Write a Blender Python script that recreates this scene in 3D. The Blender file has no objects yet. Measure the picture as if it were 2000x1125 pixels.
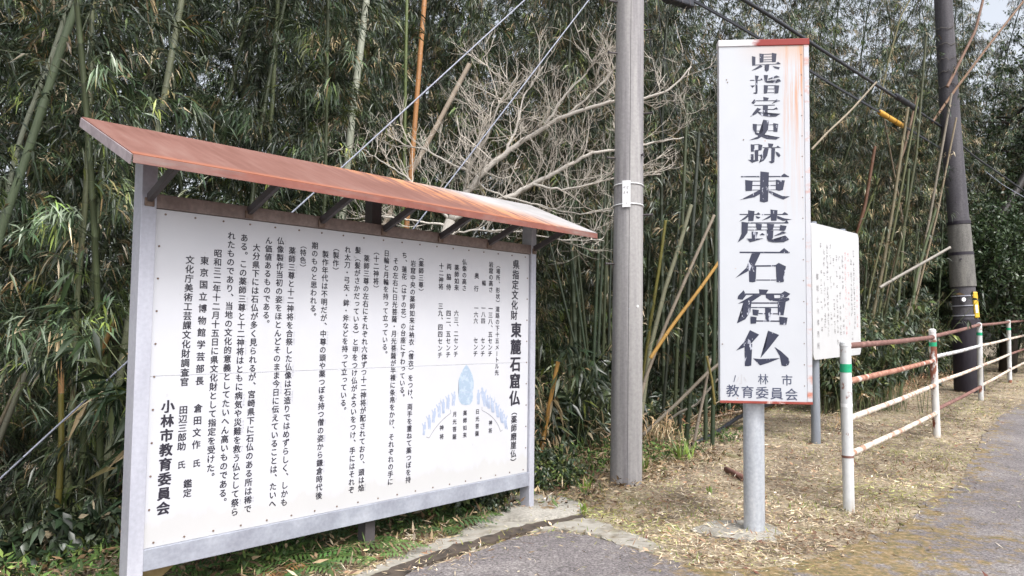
import bpy, bmesh, math, random
import numpy as np
from mathutils import Vector, Matrix
rad = math.radians
S = bpy.context.scene
COL = S.collection
rng = np.random.default_rng(7)
random.seed(7)

# ------------------------------------------------------------------ camera
FPX, CH = 1444.0, 1.5
PITCH, ROLL = rad(3.17), rad(.65)
cF = np.array([0, math.cos(PITCH), math.sin(PITCH)])
_r0 = np.array([1., 0, 0]); _u0 = np.cross(_r0, cF)
cR = _r0*math.cos(ROLL) + _u0*math.sin(ROLL)
cU = np.cross(cR, cF)
CAM = np.array([0, 0, CH])
cam = bpy.data.cameras.new('camera'); co = bpy.data.objects.new('camera', cam); COL.objects.link(co)
cam.sensor_width = 36; cam.lens = FPX/2000*36; cam.clip_end = 2000; cam.clip_start = .05
m = Matrix.Identity(4)
for i in range(3):
    m[i][0], m[i][1], m[i][2], m[i][3] = cR[i], cU[i], -cF[i], CAM[i]
co.matrix_world = m
S.camera = co

# ------------------------------------------------------------------ world, sun, exposure
SUN_EL, SUN_AZ = rad(54), rad(148)
W = bpy.data.worlds.new('World'); S.world = W; W.use_nodes = True
nt = W.node_tree; nt.nodes.clear()
sky = nt.nodes.new('ShaderNodeTexSky'); sky.sky_type = 'NISHITA'; sky.sun_disc = False
sky.sun_elevation = SUN_EL; sky.sun_rotation = SUN_AZ
sky.air_density = 1.0; sky.dust_density = 5.0; sky.ozone_density = 1.0
hsv = nt.nodes.new('ShaderNodeHueSaturation'); hsv.inputs['Saturation'].default_value = .32; hsv.inputs['Value'].default_value = 1.6
bg = nt.nodes.new('ShaderNodeBackground'); bg.inputs['Strength'].default_value = .15
wo = nt.nodes.new('ShaderNodeOutputWorld')
nt.links.new(sky.outputs[0], hsv.inputs['Color']); nt.links.new(hsv.outputs[0], bg.inputs[0]); nt.links.new(bg.outputs[0], wo.inputs[0])
sl = bpy.data.lights.new('sun', 'SUN'); sl.energy = 1.3; sl.angle = rad(16); sl.color = (1, .99, .975)
so = bpy.data.objects.new('sun', sl); COL.objects.link(so)
sd = Vector((math.sin(SUN_AZ)*math.cos(SUN_EL), math.cos(SUN_AZ)*math.cos(SUN_EL), math.sin(SUN_EL)))
so.rotation_euler = sd.to_track_quat('Z', 'Y').to_euler()
vs = S.view_settings
S.display_settings.display_device = 'sRGB'
vs.view_transform = 'Standard'; vs.look = 'None'; vs.exposure = .36; vs.gamma = 1; vs.use_curve_mapping = False
S.render.engine = 'CYCLES'
cy = S.cycles
cy.use_denoising = True; cy.max_bounces = 5; cy.diffuse_bounces = 3; cy.glossy_bounces = 2; cy.transmission_bounces = 2
cy.transparent_max_bounces = 4; cy.caustics_reflective = False; cy.caustics_refractive = False

# ------------------------------------------------------------------ surveying helpers
def ray(x, y):
    return cF + (x-1000)/FPX*cR - (y-562.5)/FPX*cU
def at(x, y, Y):                     # world point seen at photo position x,y at distance Y
    d = ray(x, y); return CAM + d*Y/d[1]
def sline(x, y):                     # signed distance behind the grove edge line
    return -.733*(x-.25) + .681*(y-7.6)
def tline(x, y):
    return .681*(x-.25) + .733*(y-7.6)
def st(s, t):
    return .25 - .733*s + .681*t, 7.6 + .681*s + .733*t
def H(x, y):
    x = np.asarray(x, float); y = np.asarray(y, float)
    h = .038*np.clip(y-6, 0, 60)
    s = sline(x, y)
    return h - .34*np.clip(s-.2, 0, 12) - .02*np.clip(s-12, 0, 100)
def ground(x, y):
    d = ray(x, y); t = CH/-d[2] if d[2] < -1e-4 else 60
    for _ in range(30):
        p = CAM + d*t; t += (H(p[0], p[1])-p[2])/d[2]*.8
    p = CAM + d*t
    return np.array([p[0], p[1], float(H(p[0], p[1]))])

# ------------------------------------------------------------------ object helpers
def setp(o, label=None, cat=None, group=None, kind=None):
    if label: o['label'] = label
    if cat: o['category'] = cat
    if group: o['group'] = group
    if kind: o['kind'] = kind
    return o
def thing(name, loc, label, cat, group=None, rz=0):
    o = bpy.data.objects.new(name, None); COL.objects.link(o)
    o.location = [float(v) for v in loc]; o.rotation_euler = (0, 0, rz); o.empty_display_size = .1
    return setp(o, label, cat, group)
class MB:
    """collects verts and faces for one mesh; coordinates are world unless org given"""
    def __init__(s): s.v = []; s.f = []; s.n = 0; s.c = []; s.mi = []
    def add(s, v, f, col=None, mi=0):
        v = np.asarray(v, float)
        s.v.append(v); s.f += [[i+s.n for i in q] for q in f]; s.mi += [mi]*len(f)
        if col is not None: s.c.append(np.tile(np.asarray(col, float), (len(v), 1)) if np.ndim(col) == 1 else np.asarray(col, float))
        s.n += len(v)
        return s
    def box(s, c, size, ax=None, mi=0, bev=0):
        """box centred c with size along axes ax (3x3 rows)"""
        ax = np.eye(3) if ax is None else np.asarray(ax, float)
        h = np.asarray(size, float)/2
        if bev <= 0:
            q = np.array([[a, b, d] for a in (-1, 1) for b in (-1, 1) for d in (-1, 1)])*h
            f = [[0, 1, 3, 2], [4, 6, 7, 5], [0, 4, 5, 1], [2, 3, 7, 6], [0, 2, 6, 4], [1, 5, 7, 3]]
            s.add(np.asarray(c)+q@ax, f, mi=mi)
        else:
            bm = bmesh.new(); bmesh.ops.create_cube(bm, size=1)
            for v in bm.verts: v.co = Vector(np.array(v.co)*h*2)
            bmesh.ops.bevel(bm, geom=list(bm.edges), offset=bev, segments=2, affect='EDGES', profile=.5)
            bm.verts.ensure_lookup_table()
            s.add(np.asarray(c)+np.array([v.co[:] for v in bm.verts])@ax, [[v.index for v in f.verts] for f in bm.faces], mi=mi)
            bm.free()
        return s
    def tube(s, pts, r, n=8, cap=True, col=None, mi=0):
        pts = np.asarray(pts, float); k = len(pts); r = np.broadcast_to(np.asarray(r, float), (k,))
        T = np.gradient(pts, axis=0) if k > 2 else np.repeat((pts[1]-pts[0])[None], 2, 0)
        T /= np.linalg.norm(T, axis=1)[:, None]+1e-12
        ref = np.array([0, 0, 1.]) if abs(T[0][2]) < .9 else np.array([1., 0, 0])
        A = np.cross(T, ref); A /= np.linalg.norm(A, axis=1)[:, None]+1e-12
        B = np.cross(T, A)
        an = np.arange(n)*2*math.pi/n
        V = pts[:, None]+r[:, None, None]*(A[:, None]*np.cos(an)[None, :, None]+B[:, None]*np.sin(an)[None, :, None])
        V = V.reshape(-1, 3)
        f = [[i*n+j, i*n+(j+1) % n, (i+1)*n+(j+1) % n, (i+1)*n+j] for i in range(k-1) for j in range(n)]
        if cap: f += [list(range(n))[::-1], [(k-1)*n+j for j in range(n)]]
        s.add(V, f, col, mi); return s
    def build(s, name, mat, parent=None, smooth=False, org=None, link=True):
        me = bpy.data.meshes.new(name)
        V = np.concatenate(s.v) if s.v else np.zeros((0, 3))
        if org is None:
            org = np.array(parent.location) if parent is not None and not parent.parent else None
            if parent is not None and parent.parent: org = np.array(parent.location)+np.array(parent.parent.location)
        if org is not None: V = V-np.asarray(org)
        me.from_pydata(V.tolist(), [], s.f)
        for mm in (mat if isinstance(mat, (list, tuple)) else [mat]): me.materials.append(mm)
        if any(s.mi): me.polygons.foreach_set('material_index', s.mi)
        if s.c:
            a = me.color_attributes.new('Col', 'FLOAT_COLOR', 'POINT')
            cc = np.concatenate(s.c); cc = np.concatenate([cc, np.ones((len(cc), 1))], 1)
            a.data.foreach_set('color', cc.astype(np.float32).ravel())
        if smooth:
            me.polygons.foreach_set('use_smooth', [True]*len(me.polygons))
        me.update()
        o = bpy.data.objects.new(name, me)
        if link: COL.objects.link(o)
        if parent is not None: o.parent = parent
        return o
def single(mb, name, mat, org, label, cat, group=None, smooth=False):
    o = mb.build(name, mat, None, smooth, org=org); o.location = [float(v) for v in org]
    return setp(o, label, cat, group)
def sharp(o, ang=35):
    me = o.data
    me.polygons.foreach_set('use_smooth', [True]*len(me.polygons))
    try: me.set_sharp_from_angle(angle=rad(ang))
    except Exception: pass
    return o

# ------------------------------------------------------------------ materials
def newmat(name):
    m = bpy.data.materials.new(name); m.use_nodes = True
    n = m.node_tree; b = n.nodes['Principled BSDF']
    return m, n, b
def N(n, t, **k):
    x = n.nodes.new(t)
    for a, v in k.items():
        if a in x.inputs: x.inputs[a].default_value = v
        else: setattr(x, a, v)
    return x
def ramp(n, src, stops):
    r = n.nodes.new('ShaderNodeValToRGB'); e = r.color_ramp.elements
    while len(e) < len(stops): e.new(.5)
    for q, (p, c) in zip(e, stops):
        q.position = p; q.color = (*c, 1) if len(c) == 3 else c
    n.links.new(src, r.inputs[0]); return r
def coord(n, scale=(1, 1, 1), kind='Object'):
    tc = N(n, 'ShaderNodeTexCoord'); mp = N(n, 'ShaderNodeMapping'); mp.inputs['Scale'].default_value = scale
    n.links.new(tc.outputs[kind], mp.inputs['Vector']); return mp.outputs[0]
def noise(n, vec, scale, detail=5, rough=.6):
    t = N(n, 'ShaderNodeTexNoise'); t.inputs['Scale'].default_value = scale; t.inputs['Detail'].default_value = detail; t.inputs['Roughness'].default_value = rough
    n.links.new(vec, t.inputs['Vector']); return t.outputs['Fac']
def mix(n, f, a, b, mode='MIX'):
    x = N(n, 'ShaderNodeMix', data_type='RGBA', blend_type=mode)
    for k, v in ((0, f), (6, a), (7, b)):
        if hasattr(v, 'links') or isinstance(v, bpy.types.NodeSocket): n.links.new(v, x.inputs[k])
        else: x.inputs[k].default_value = v if k == 0 else (*v, 1)
    return x.outputs[2]
def mathn(n, op, a, b=0., c=None):
    x = N(n, 'ShaderNodeMath', operation=op)
    for k, v in enumerate((a, b, c)):
        if v is None: continue
        if isinstance(v, bpy.types.NodeSocket): n.links.new(v, x.inputs[k])
        else: x.inputs[k].default_value = v
    return x.outputs[0]
def bump(n, b, h, strength=.3, dist=.01):
    x = N(n, 'ShaderNodeBump'); x.inputs['Strength'].default_value = strength; x.inputs['Distance'].default_value = dist
    n.links.new(h, x.inputs['Height']); n.links.new(x.outputs[0], b.inputs['Normal'])
def M(name, stops, scale=8, stretch=(1, 1, 1), rough=.7, bmp=.2, bd=.004, metal=0, detail=6, spec=.5, fine=None):
    m, n, b = newmat(name)
    v = coord(n, stretch); f = noise(n, v, scale, detail)
    c = ramp(n, f, stops).outputs[0]
    if fine:
        f2 = noise(n, coord(n), fine[0], 3); c = mix(n, fine[1], c, ramp(n, f2, [(.3, (.25, .25, .25)), (.7, (.9, .9, .9))]).outputs[0], 'OVERLAY')
    n.links.new(c, b.inputs['Base Color']); b.inputs['Roughness'].default_value = rough; b.inputs['Metallic'].default_value = metal
    b.inputs['Specular IOR Level'].default_value = spec
    if bmp: bump(n, b, f, bmp, bd)
    return m
def M2(name, base, over, thr, scale, stretch=(1, 1, 1), rough=.6, soft=.04, third=None, bmp=.3):
    """base colour with patches of another (rust, dirt, chipped paint)"""
    m, n, b = newmat(name)
    v = coord(n, stretch); f = noise(n, v, scale, 7, .65)
    f0 = noise(n, coord(n), scale*2.3, 4)
    c0 = ramp(n, f0, [(.3, base[0]), (.7, base[1])]).outputs[0]
    c1 = ramp(n, f0, [(.3, over[0]), (.7, over[1])]).outputs[0]
    k = ramp(n, f, [(thr-soft, (0, 0, 0)), (thr+soft, (1, 1, 1))]).outputs[0]
    c = mix(n, k, c0, c1)
    if third:
        k3 = ramp(n, noise(n, coord(n, third[2]), third[1], 4), [(third[3], (0, 0, 0)), (third[3]+.12, (1, 1, 1))]).outputs[0]
        c = mix(n, mathn(n, 'MULTIPLY', k3, third[4]), c, third[0])
    n.links.new(c, b.inputs['Base Color']); b.inputs['Roughness'].default_value = rough
    bump(n, b, k, bmp, .001)
    return m
def attrmat(name, rough=.5, var=.35, spec=.4, trans=0):
    m, n, b = newmat(name)
    a = N(n, 'ShaderNodeAttribute'); a.attribute_name = 'Col'
    oi = N(n, 'ShaderNodeObjectInfo')
    g = mathn(n, 'MULTIPLY_ADD', oi.outputs['Random'], var, 1-var/2)
    c = N(n, 'ShaderNodeVectorMath', operation='SCALE'); n.links.new(a.outputs['Color'], c.inputs[0]); n.links.new(g, c.inputs['Scale'])
    n.links.new(c.outputs[0], b.inputs['Base Color']); b.inputs['Roughness'].default_value = rough
    b.inputs['Specular IOR Level'].default_value = spec
    if trans:
        t = N(n, 'ShaderNodeBsdfTranslucent'); n.links.new(c.outputs[0], t.inputs[0])
        mx = N(n, 'ShaderNodeMixShader'); mx.inputs[0].default_value = trans
        n.links.new(b.outputs[0], mx.inputs[1]); n.links.new(t.outputs[0], mx.inputs[2])
        n.links.new(mx.outputs[0], n.nodes['Material Output'].inputs[0])
    return m
mt_leaf = attrmat('leaf_blades', .36, .7, .6, .10)
mt_straw = attrmat('dry_litter', .75, 0, .2)
mt_culm = attrmat('bamboo_culm', .42, .4, .5)
mt_branch = attrmat('tree_bark', .85, 0, .2)
mt_steel = M('galvanised_steel', [(.3, (.36, .37, .43)), (.55, (.47, .48, .55)), (.75, (.57, .58, .65))], 3, (1, 1, .25), .5, .1, .001, .15, fine=(45, .12))
mt_steelpost = M('galvanised_post', [(.3, (.40, .43, .48)), (.6, (.52, .55, .60)), (.75, (.60, .63, .68))], 5, (3, 3, .35), .45, .1, .001, .3, fine=(50, .2))
mt_frame_top = M('weathered_brown_frame', [(.3, (.16, .12, .11)), (.6, (.24, .19, .175)), (.75, (.31, .26, .24))], 4, (1, 1, 1), .65, .1, .001, fine=(40, .3))
mt_brace = M('dark_steel_brace', [(.3, (.045, .038, .042)), (.7, (.085, .075, .08))], 6, rough=.6)
mt_pole = M('weathered_concrete_pole', [(.30, (.17, .16, .17)), (.42, (.26, .25, .26)), (.56, (.35, .34, .34)), (.72, (.43, .42, .415))], 2.2, (3.5, 3.5, .16), .85, .2, .002, fine=(38, .16))
mt_conc = M('mossy_concrete', [(.3, (.17, .16, .135)), (.5, (.27, .255, .225)), (.7, (.36, .34, .30))], 3, rough=.9, bmp=.5, bd=.006, fine=(45, .5))
mt_bolt = M('rusty_bolt', [(.3, (.11, .06, .04)), (.7, (.22, .17, .14))], 30, rough=.6)
mt_rust = M('rusted_red_pipe', [(.3, (.13, .062, .052)), (.55, (.20, .10, .082)), (.75, (.32, .19, .165))], 7, rough=.8, bmp=.4, fine=(70, .3))
mt_white = M2('chipped_white_paint', ((.56, .58, .60), (.66, .68, .69)), ((.19, .06, .035), (.30, .12, .07)), .605, 6, (1, 1, .6), .55, .02, ((.34, .31, .26), 4, (1, 1, .3), .50, .6))
mt_white_rusty = M2('white_paint_over_rust', ((.56, .55, .53), (.66, .65, .63)), ((.17, .05, .03), (.27, .10, .06)), .56, 5, (1, 1, .5), .6, .02)
mt_orange = M2('orange_rusting_pipe', ((.42, .20, .14), (.50, .28, .2)), ((.22, .08, .05), (.3, .12, .08)), .5, 9, (1, 1, 1), .75, .08, ((.75, .7, .64), 6, (1, 1, 1), .58, .8))
mt_cream = M2('cream_rust_streaked_pipe', ((.58, .53, .45), (.68, .64, .56)), ((.36, .17, .11), (.46, .28, .2)), .54, 7, (1, 1, 1), .65, .05)
mt_green = M('green_reflective_tape', [(.3, (.01, .30, .14)), (.7, (.02, .42, .22))], 30, rough=.35, bmp=0)
mt_black = M('black_cable_sheath', [(.3, (.012, .013, .018)), (.7, (.035, .037, .048))], 12, rough=.45)
mt_wire = M('stranded_steel_wire', [(.3, (.22, .24, .30)), (.7, (.36, .38, .46))], 40, rough=.5, metal=.2)
mt_yellow = M('yellow_plastic', [(.3, (.72, .44, .03)), (.7, (.82, .56, .06))], 6, rough=.45, bmp=0)
mt_ywrap = M('orange_cable_guard', [(.3, (.62, .30, .03)), (.7, (.75, .42, .06))], 8, rough=.5)
mt_darkpole = M('tarred_pole', [(.3, (.048, .045, .055)), (.6, (.085, .08, .09)), (.8, (.13, .12, .125))], 2.5, (3, 3, .3), .75, .25, .003, fine=(40, .4))
mt_wrap = M('grey_pole_sheet', [(.3, (.10, .095, .09)), (.55, (.155, .15, .14)), (.8, (.22, .21, .19))], 3, (3, 3, .5), .8, .2, .002, fine=(40, .4))
mt_sleeve = M('black_pole_sleeve', [(.3, (.013, .010, .018)), (.7, (.028, .022, .034))], 6, (4, 4, 1), .55)
mt_plate = M('white_enamel_plate', [(.3, (.76, .78, .80)), (.7, (.84, .85, .87))], 8, rough=.3, bmp=0)
mt_paintwhite = mt_plate
def ink(name, col, thr, white, scale, stretch=(1, 1, 1)):
    m, n, b = newmat(name)
    f = noise(n, coord(n, stretch), scale, 5, .7)
    k = ramp(n, f, [(thr, (0, 0, 0)), (thr+.03, (1, 1, 1))]).outputs[0]
    n.links.new(mix(n, k, col, white), b.inputs['Base Color']); b.inputs['Roughness'].default_value = .5
    return m
mt_ink = ink('printed_ink', (.02, .018, .03), .74, (.55, .55, .62), 14)
mt_inkpale = ink('faded_small_ink', (.42, .42, .47), .6, (.66, .66, .7), 30)
mt_inkworn = ink('worn_brush_ink', (.022, .026, .055), .588, (.46, .48, .56), 26, (1, 1, .33))
mt_inknavy = ink('navy_small_ink', (.06, .07, .12), .64, (.4, .42, .5), 40)
mt_ghost = ink('ghost_ink', (.48, .48, .51), .6, (.72, .72, .75), 20)
mt_faint = ink('faint_grey_ink', (.24, .23, .24), .54, (.5, .5, .5), 9)
mt_faintred = ink('faint_red_ink', (.56, .26, .27), .50, (.76, .66, .66), 22)
mt_blue = ink('pale_blue_print', (.33, .42, .53), .52, (.43, .51, .60), 22)
mt_lav = ink('pale_lavender_print', (.36, .42, .55), .56, (.48, .52, .62), 30)

# board sheet : white with faint dirt toward its foot (object space: x along, z up)
def board_mat():
    m, n, b = newmat('white_board_sheet')
    tc = N(n, 'ShaderNodeTexCoord'); sp = N(n, 'ShaderNodeSeparateXYZ'); n.links.new(tc.outputs['Object'], sp.inputs[0])
    v = coord(n)
    f = noise(n, v, 2.2, 6); f2 = noise(n, coord(n, (1, 1, .3)), 9, 5)
    base = ramp(n, f, [(.3, (.53, .54, .585)), (.7, (.57, .58, .62))]).outputs[0]
    low = mathn(n, 'MULTIPLY', ramp(n, mathn(n, 'ADD', sp.outputs[2], mathn(n, 'MULTIPLY', f2, -.22)), [(-.06, (1, 1, 1)), (.05, (0, 0, 0))]).outputs[0], .3)
    c = mix(n, low, base, (.46, .44, .37))
    sp2 = ramp(n, noise(n, v, 16, 2), [(.735, (0, 0, 0)), (.76, (1, 1, 1))]).outputs[0]
    c = mix(n, mathn(n, 'MULTIPLY', sp2, .35), c, (.45, .45, .44))
    n.links.new(c, b.inputs['Base Color']); b.inputs['Roughness'].default_value = .38
    return m
mt_board = board_mat()
def roof_mat():
    # rusty red on the left, worn to galvanised white on the right end, streaks running with the slope
    m, n, b = newmat('rusting_roof_sheet')
    tc = N(n, 'ShaderNodeTexCoord'); sp = N(n, 'ShaderNodeSeparateXYZ'); n.links.new(tc.outputs['Object'], sp.inputs[0])
    f = noise(n, coord(n, (1, 1, 1)), 2.2, 6, .6); f2 = noise(n, coord(n, (6, .8, .8)), 3.5, 6, .6)
    red = ramp(n, mathn(n, 'ADD', mathn(n, 'MULTIPLY', f, .5), mathn(n, 'MULTIPLY', f2, .5)), [(.33, (.16, .072, .055)), (.5, (.215, .105, .085)), (.68, (.26, .15, .125))]).outputs[0]
    yy = sp.outputs[1]
    a = mathn(n, 'ADD', mathn(n, 'MULTIPLY', sp.outputs[0], .8), mathn(n, 'MULTIPLY', yy, .9))
    a = mathn(n, 'ADD', a, mathn(n, 'MULTIPLY', mathn(n, 'SUBTRACT', f2, .5), 1.5))
    k = ramp(n, mathn(n, 'MULTIPLY', a, .3), [(.50, (0, 0, 0)), (.64, (1, 1, 1))]).outputs[0]
    gal = ramp(n, f, [(.35, (.33, .32, .32)), (.6, (.46, .45, .46))]).outputs[0]
    c = mix(n, k, red, gal)
    ko = ramp(n, mathn(n, 'MULTIPLY', a, .3), [(.40, (0, 0, 0)), (.52, (1, 1, 1)), (.60, (1, 1, 1)), (.70, (0, 0, 0))]).outputs[0]
    c = mix(n, mathn(n, 'MULTIPLY', ko, mathn(n, 'MULTIPLY', ramp(n, f2, [(.42, (0, 0, 0)), (.56, (1, 1, 1))]).outputs[0], .8)), c, (.56, .24, .10))
    # orange wet edge at the eaves
    e = ramp(n, mathn(n, 'MULTIPLY', yy, -1), [(.36, (0, 0, 0)), (.405, (1, 1, 1))]).outputs[0]
    c = mix(n, mathn(n, 'MULTIPLY', e, mathn(n, 'MULTIPLY', mathn(n, 'SUBTRACT', 1., k), .75)), c, (.38, .14, .08))
    n.links.new(c, b.inputs['Base Color']); b.inputs['Roughness'].default_value = .6; b.inputs['Specular IOR Level'].default_value = .3
    bump(n, b, f2, .15, .002)
    return m
mt_roof = roof_mat()
def tallsign_mat():
    m, n, b = newmat('white_sign_sheet')
    tc = N(n, 'ShaderNodeTexCoord'); sp = N(n, 'ShaderNodeSeparateXYZ'); n.links.new(tc.outputs['Object'], sp.inputs[0])
    x, z = sp.outputs[0], sp.outputs[2]       # x 0..w, z 0..2.65
    f = noise(n, coord(n), 2, 5)
    base = ramp(n, f, [(.3, (.50, .52, .56)), (.7, (.54, .56, .60))]).outputs[0]
    # rust streaks from the top right corner
    st_ = noise(n, coord(n, (1, 1, .03)), 34, 5, .7)
    side = ramp(n, x, [(.44, (0, 0, 0)), (.50, (1, 1, 1))]).outputs[0]
    hgt = ramp(n, mathn(n, 'MULTIPLY', mathn(n, 'SUBTRACT', 2.66, z), .5), [(0., (1, 1, 1)), (.15, (.9, .9, .9)), (.36, (.35, .35, .35)), (.7, (0, 0, 0))]).outputs[0]
    k = mathn(n, 'MULTIPLY', mathn(n, 'MULTIPLY', ramp(n, st_, [(.46, (0, 0, 0)), (.62, (1, 1, 1))]).outputs[0], side), hgt)
    c = mix(n, k, base, (.55, .24, .10))
    low = mathn(n, 'MULTIPLY', ramp(n, mathn(n, 'SUBTRACT', 2.66, z), [(.02, (1, 1, 1)), (.16, (0, 0, 0))]).outputs[0], mathn(n, 'MULTIPLY', ramp(n, x, [(.1, (0, 0, 0)), (.6, (1, 1, 1))]).outputs[0], .6))
    c = mix(n, low, c, (.55, .33, .20))
    sp2 = ramp(n, noise(n, coord(n), 13, 2), [(.76, (0, 0, 0)), (.78, (1, 1, 1))]).outputs[0]
    c = mix(n, sp2, c, (.45, .25, .16))
    n.links.new(c, b.inputs['Base Color']); b.inputs['Roughness'].default_value = .35
    return m
mt_tall = tallsign_mat()
mt_redtrim = M2('red_rusted_trim', ((.24, .035, .025), (.32, .07, .05)), ((.70, .62, .56), (.8, .74, .7)), .62, 4, (1, 1, 1), .6, .05)
mt_paletrim = M2('white_trim_rust_edge', ((.50, .51, .55), (.54, .55, .59)), ((.5, .16, .10), (.6, .3, .2)), .60, 5, (1, 1, 2), .5, .08)

# ------------------------------------------------------------------ ground
def axis_pts(segs):
    out = []
    for a, b, d in segs: out += list(np.arange(a, b-1e-6, d))
    return np.array(out+[segs[-1][1]])
gx = axis_pts([(-300, -40, 20), (-40, -12, 2), (-12, 24, .5), (24, 60, 4), (60, 300, 20)])
gy = axis_pts([(-60, -4, 8), (-4, 32, .5), (32, 66, 2), (66, 400, 20)])
X, Y = np.meshgrid(gx, gy)
Z = H(X, Y)
sX = sline(X, Y)
Z = Z + np.where(sX > .3, .05*np.sin(X*3.1+Y*1.3)*np.cos(Y*2.7-X), 0)
V = np.stack([X.ravel(), Y.ravel(), Z.ravel()], 1); nx = len(gx)
Fc = [[j*nx+i, j*nx+i+1, (j+1)*nx+i+1, (j+1)*nx+i] for j in range(len(gy)-1) for i in range(nx-1)]
mt_ground = M('litter_strewn_soil', [(.3, (.09, .07, .05)), (.45, (.20, .16, .115)), (.58, (.32, .265, .19)), (.72, (.17, .165, .08))], 2.2, rough=.95, bmp=.6, bd=.02, fine=(28, .6))
g = MB(); g.add(V, Fc); go = g.build('ground', mt_ground); setp(go, kind='structure')

def px_poly(pts): return [ground(*p)[:2] for p in pts]
def densify(P, step=.12, jit=.02, seed=1):
    r = random.Random(seed); out = []
    for a, b in zip(P, P[1:]+P[:1]):
        a = np.array(a); b = np.array(b); L = np.linalg.norm(b-a); k = max(1, int(L/step)) if L < 12 else 1
        for i in range(k): out.append(a+(b-a)*i/k+(np.array([r.gauss(0, jit), r.gauss(0, jit)]) if L < 12 else 0))
    return out
def sheet(name, P, lift, mat, kind='structure', cuts=.5, attr=None, drop=.03, parent=None):
    bm = bmesh.new(); vs_ = [bm.verts.new((float(p[0]), float(p[1]), 0)) for p in P]
    bm.faces.new(vs_); bmesh.ops.triangulate(bm, faces=bm.faces[:], ngon_method='EAR_CLIP')
    xs = [p[0] for p in P]; ys = [p[1] for p in P]
    for k in np.arange(math.ceil(min(ys)/cuts)*cuts, min(max(ys), 32), cuts):
        bmesh.ops.bisect_plane(bm, geom=bm.verts[:]+bm.edges[:]+bm.faces[:], plane_co=(0, k, 0), plane_no=(0, 1, 0))
    for k in np.arange(math.ceil(max(min(xs), -4)/cuts)*cuts, min(max(xs), 12), cuts):
        bmesh.ops.bisect_plane(bm, geom=bm.verts[:]+bm.edges[:]+bm.faces[:], plane_co=(k, 0, 0), plane_no=(1, 0, 0))
    for v in bm.verts: v.co.z = float(H(v.co.x, v.co.y))+lift
    for f in bm.faces:
        if f.normal.z < 0: f.normal_flip()
    e = [e for e in bm.edges if e.is_boundary]
    r = bmesh.ops.extrude_edge_only(bm, edges=e)
    for v in r['geom']:
        if isinstance(v, bmesh.types.BMVert): v.co.z -= lift+drop
    bmesh.ops.recalc_face_normals(bm, faces=bm.faces[:])
    me = bpy.data.meshes.new(name); bm.to_mesh(me); bm.free(); me.materials.append(mat)
    if attr:
        a = me.attributes.new('moss', 'FLOAT', 'POINT')
        a.data.foreach_set('value', [float(attr(v.co.x, v.co.y)) for v in me.vertices])
    o = bpy.data.objects.new(name, me); COL.objects.link(o)
    return setp(o, kind=kind)

# asphalt : margin of the verge seen from left to right, then round behind the camera
verge_edge = [(790, 1125), (900, 1090), (1010, 1052), (1075, 1040), (1150, 1047), (1230, 1072), (1290, 1092), (1345, 1108), (1400, 1116), (1480, 1114), (1560, 1098), (1625, 1080), (1690, 1052), (1740, 1038), (1790, 1008), (1800, 985), (1872, 950), (1895, 905), (1910, 872), (1920, 850), (1945, 822), (1975, 800), (2000, 786), (2060, 760)]
EP = px_poly(verge_edge)
last = EP[-1]; dirn = np.array([.61, .79])
road_tail = [last+dirn*d for d in (4, 8, 14, 20)]
ASPH = densify(EP, .1, .012, 3)[:-1]
# densify closes the loop; keep only the open part
def open_dense(P, step=.1, jit=.012, seed=3):
    r = random.Random(seed); out = []
    for a, b in zip(P, P[1:]):
        L = np.linalg.norm(b-a); k = max(1, int(L/step))
        for i in range(k): out.append(a+(b-a)*i/k+np.array([r.gauss(0, jit), r.gauss(0, jit)]))
    return out+[P[-1]]
A = open_dense(EP)+road_tail+[np.array([40., 30]), np.array([40., -8]), np.array([-14., -8]), np.array([-6.5, -1.2])]
mossc = [ground(1450, 1122)[:2], ground(1560, 1110)[:2], ground(1640, 1085)[:2], ground(1740, 1075)[:2]]
mossc2 = [ground(1820, 1040)[:2], ground(1760, 1120)[:2]]
EPD = [EP[i]+(EP[i+1]-EP[i])*k for i in range(8, len(EP)-1) for k in (0, .33, .67)]
def mossf(x, y):
    p = np.array([x, y]); d = min(np.linalg.norm(p-c) for c in mossc); d2 = min(np.linalg.norm(p-c) for c in mossc2)
    d3 = min(np.linalg.norm(p-c) for c in EPD); return max(1-d/.8, .7*(1-d2/1.1), .62*(1-d3/.55), 0)
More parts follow.
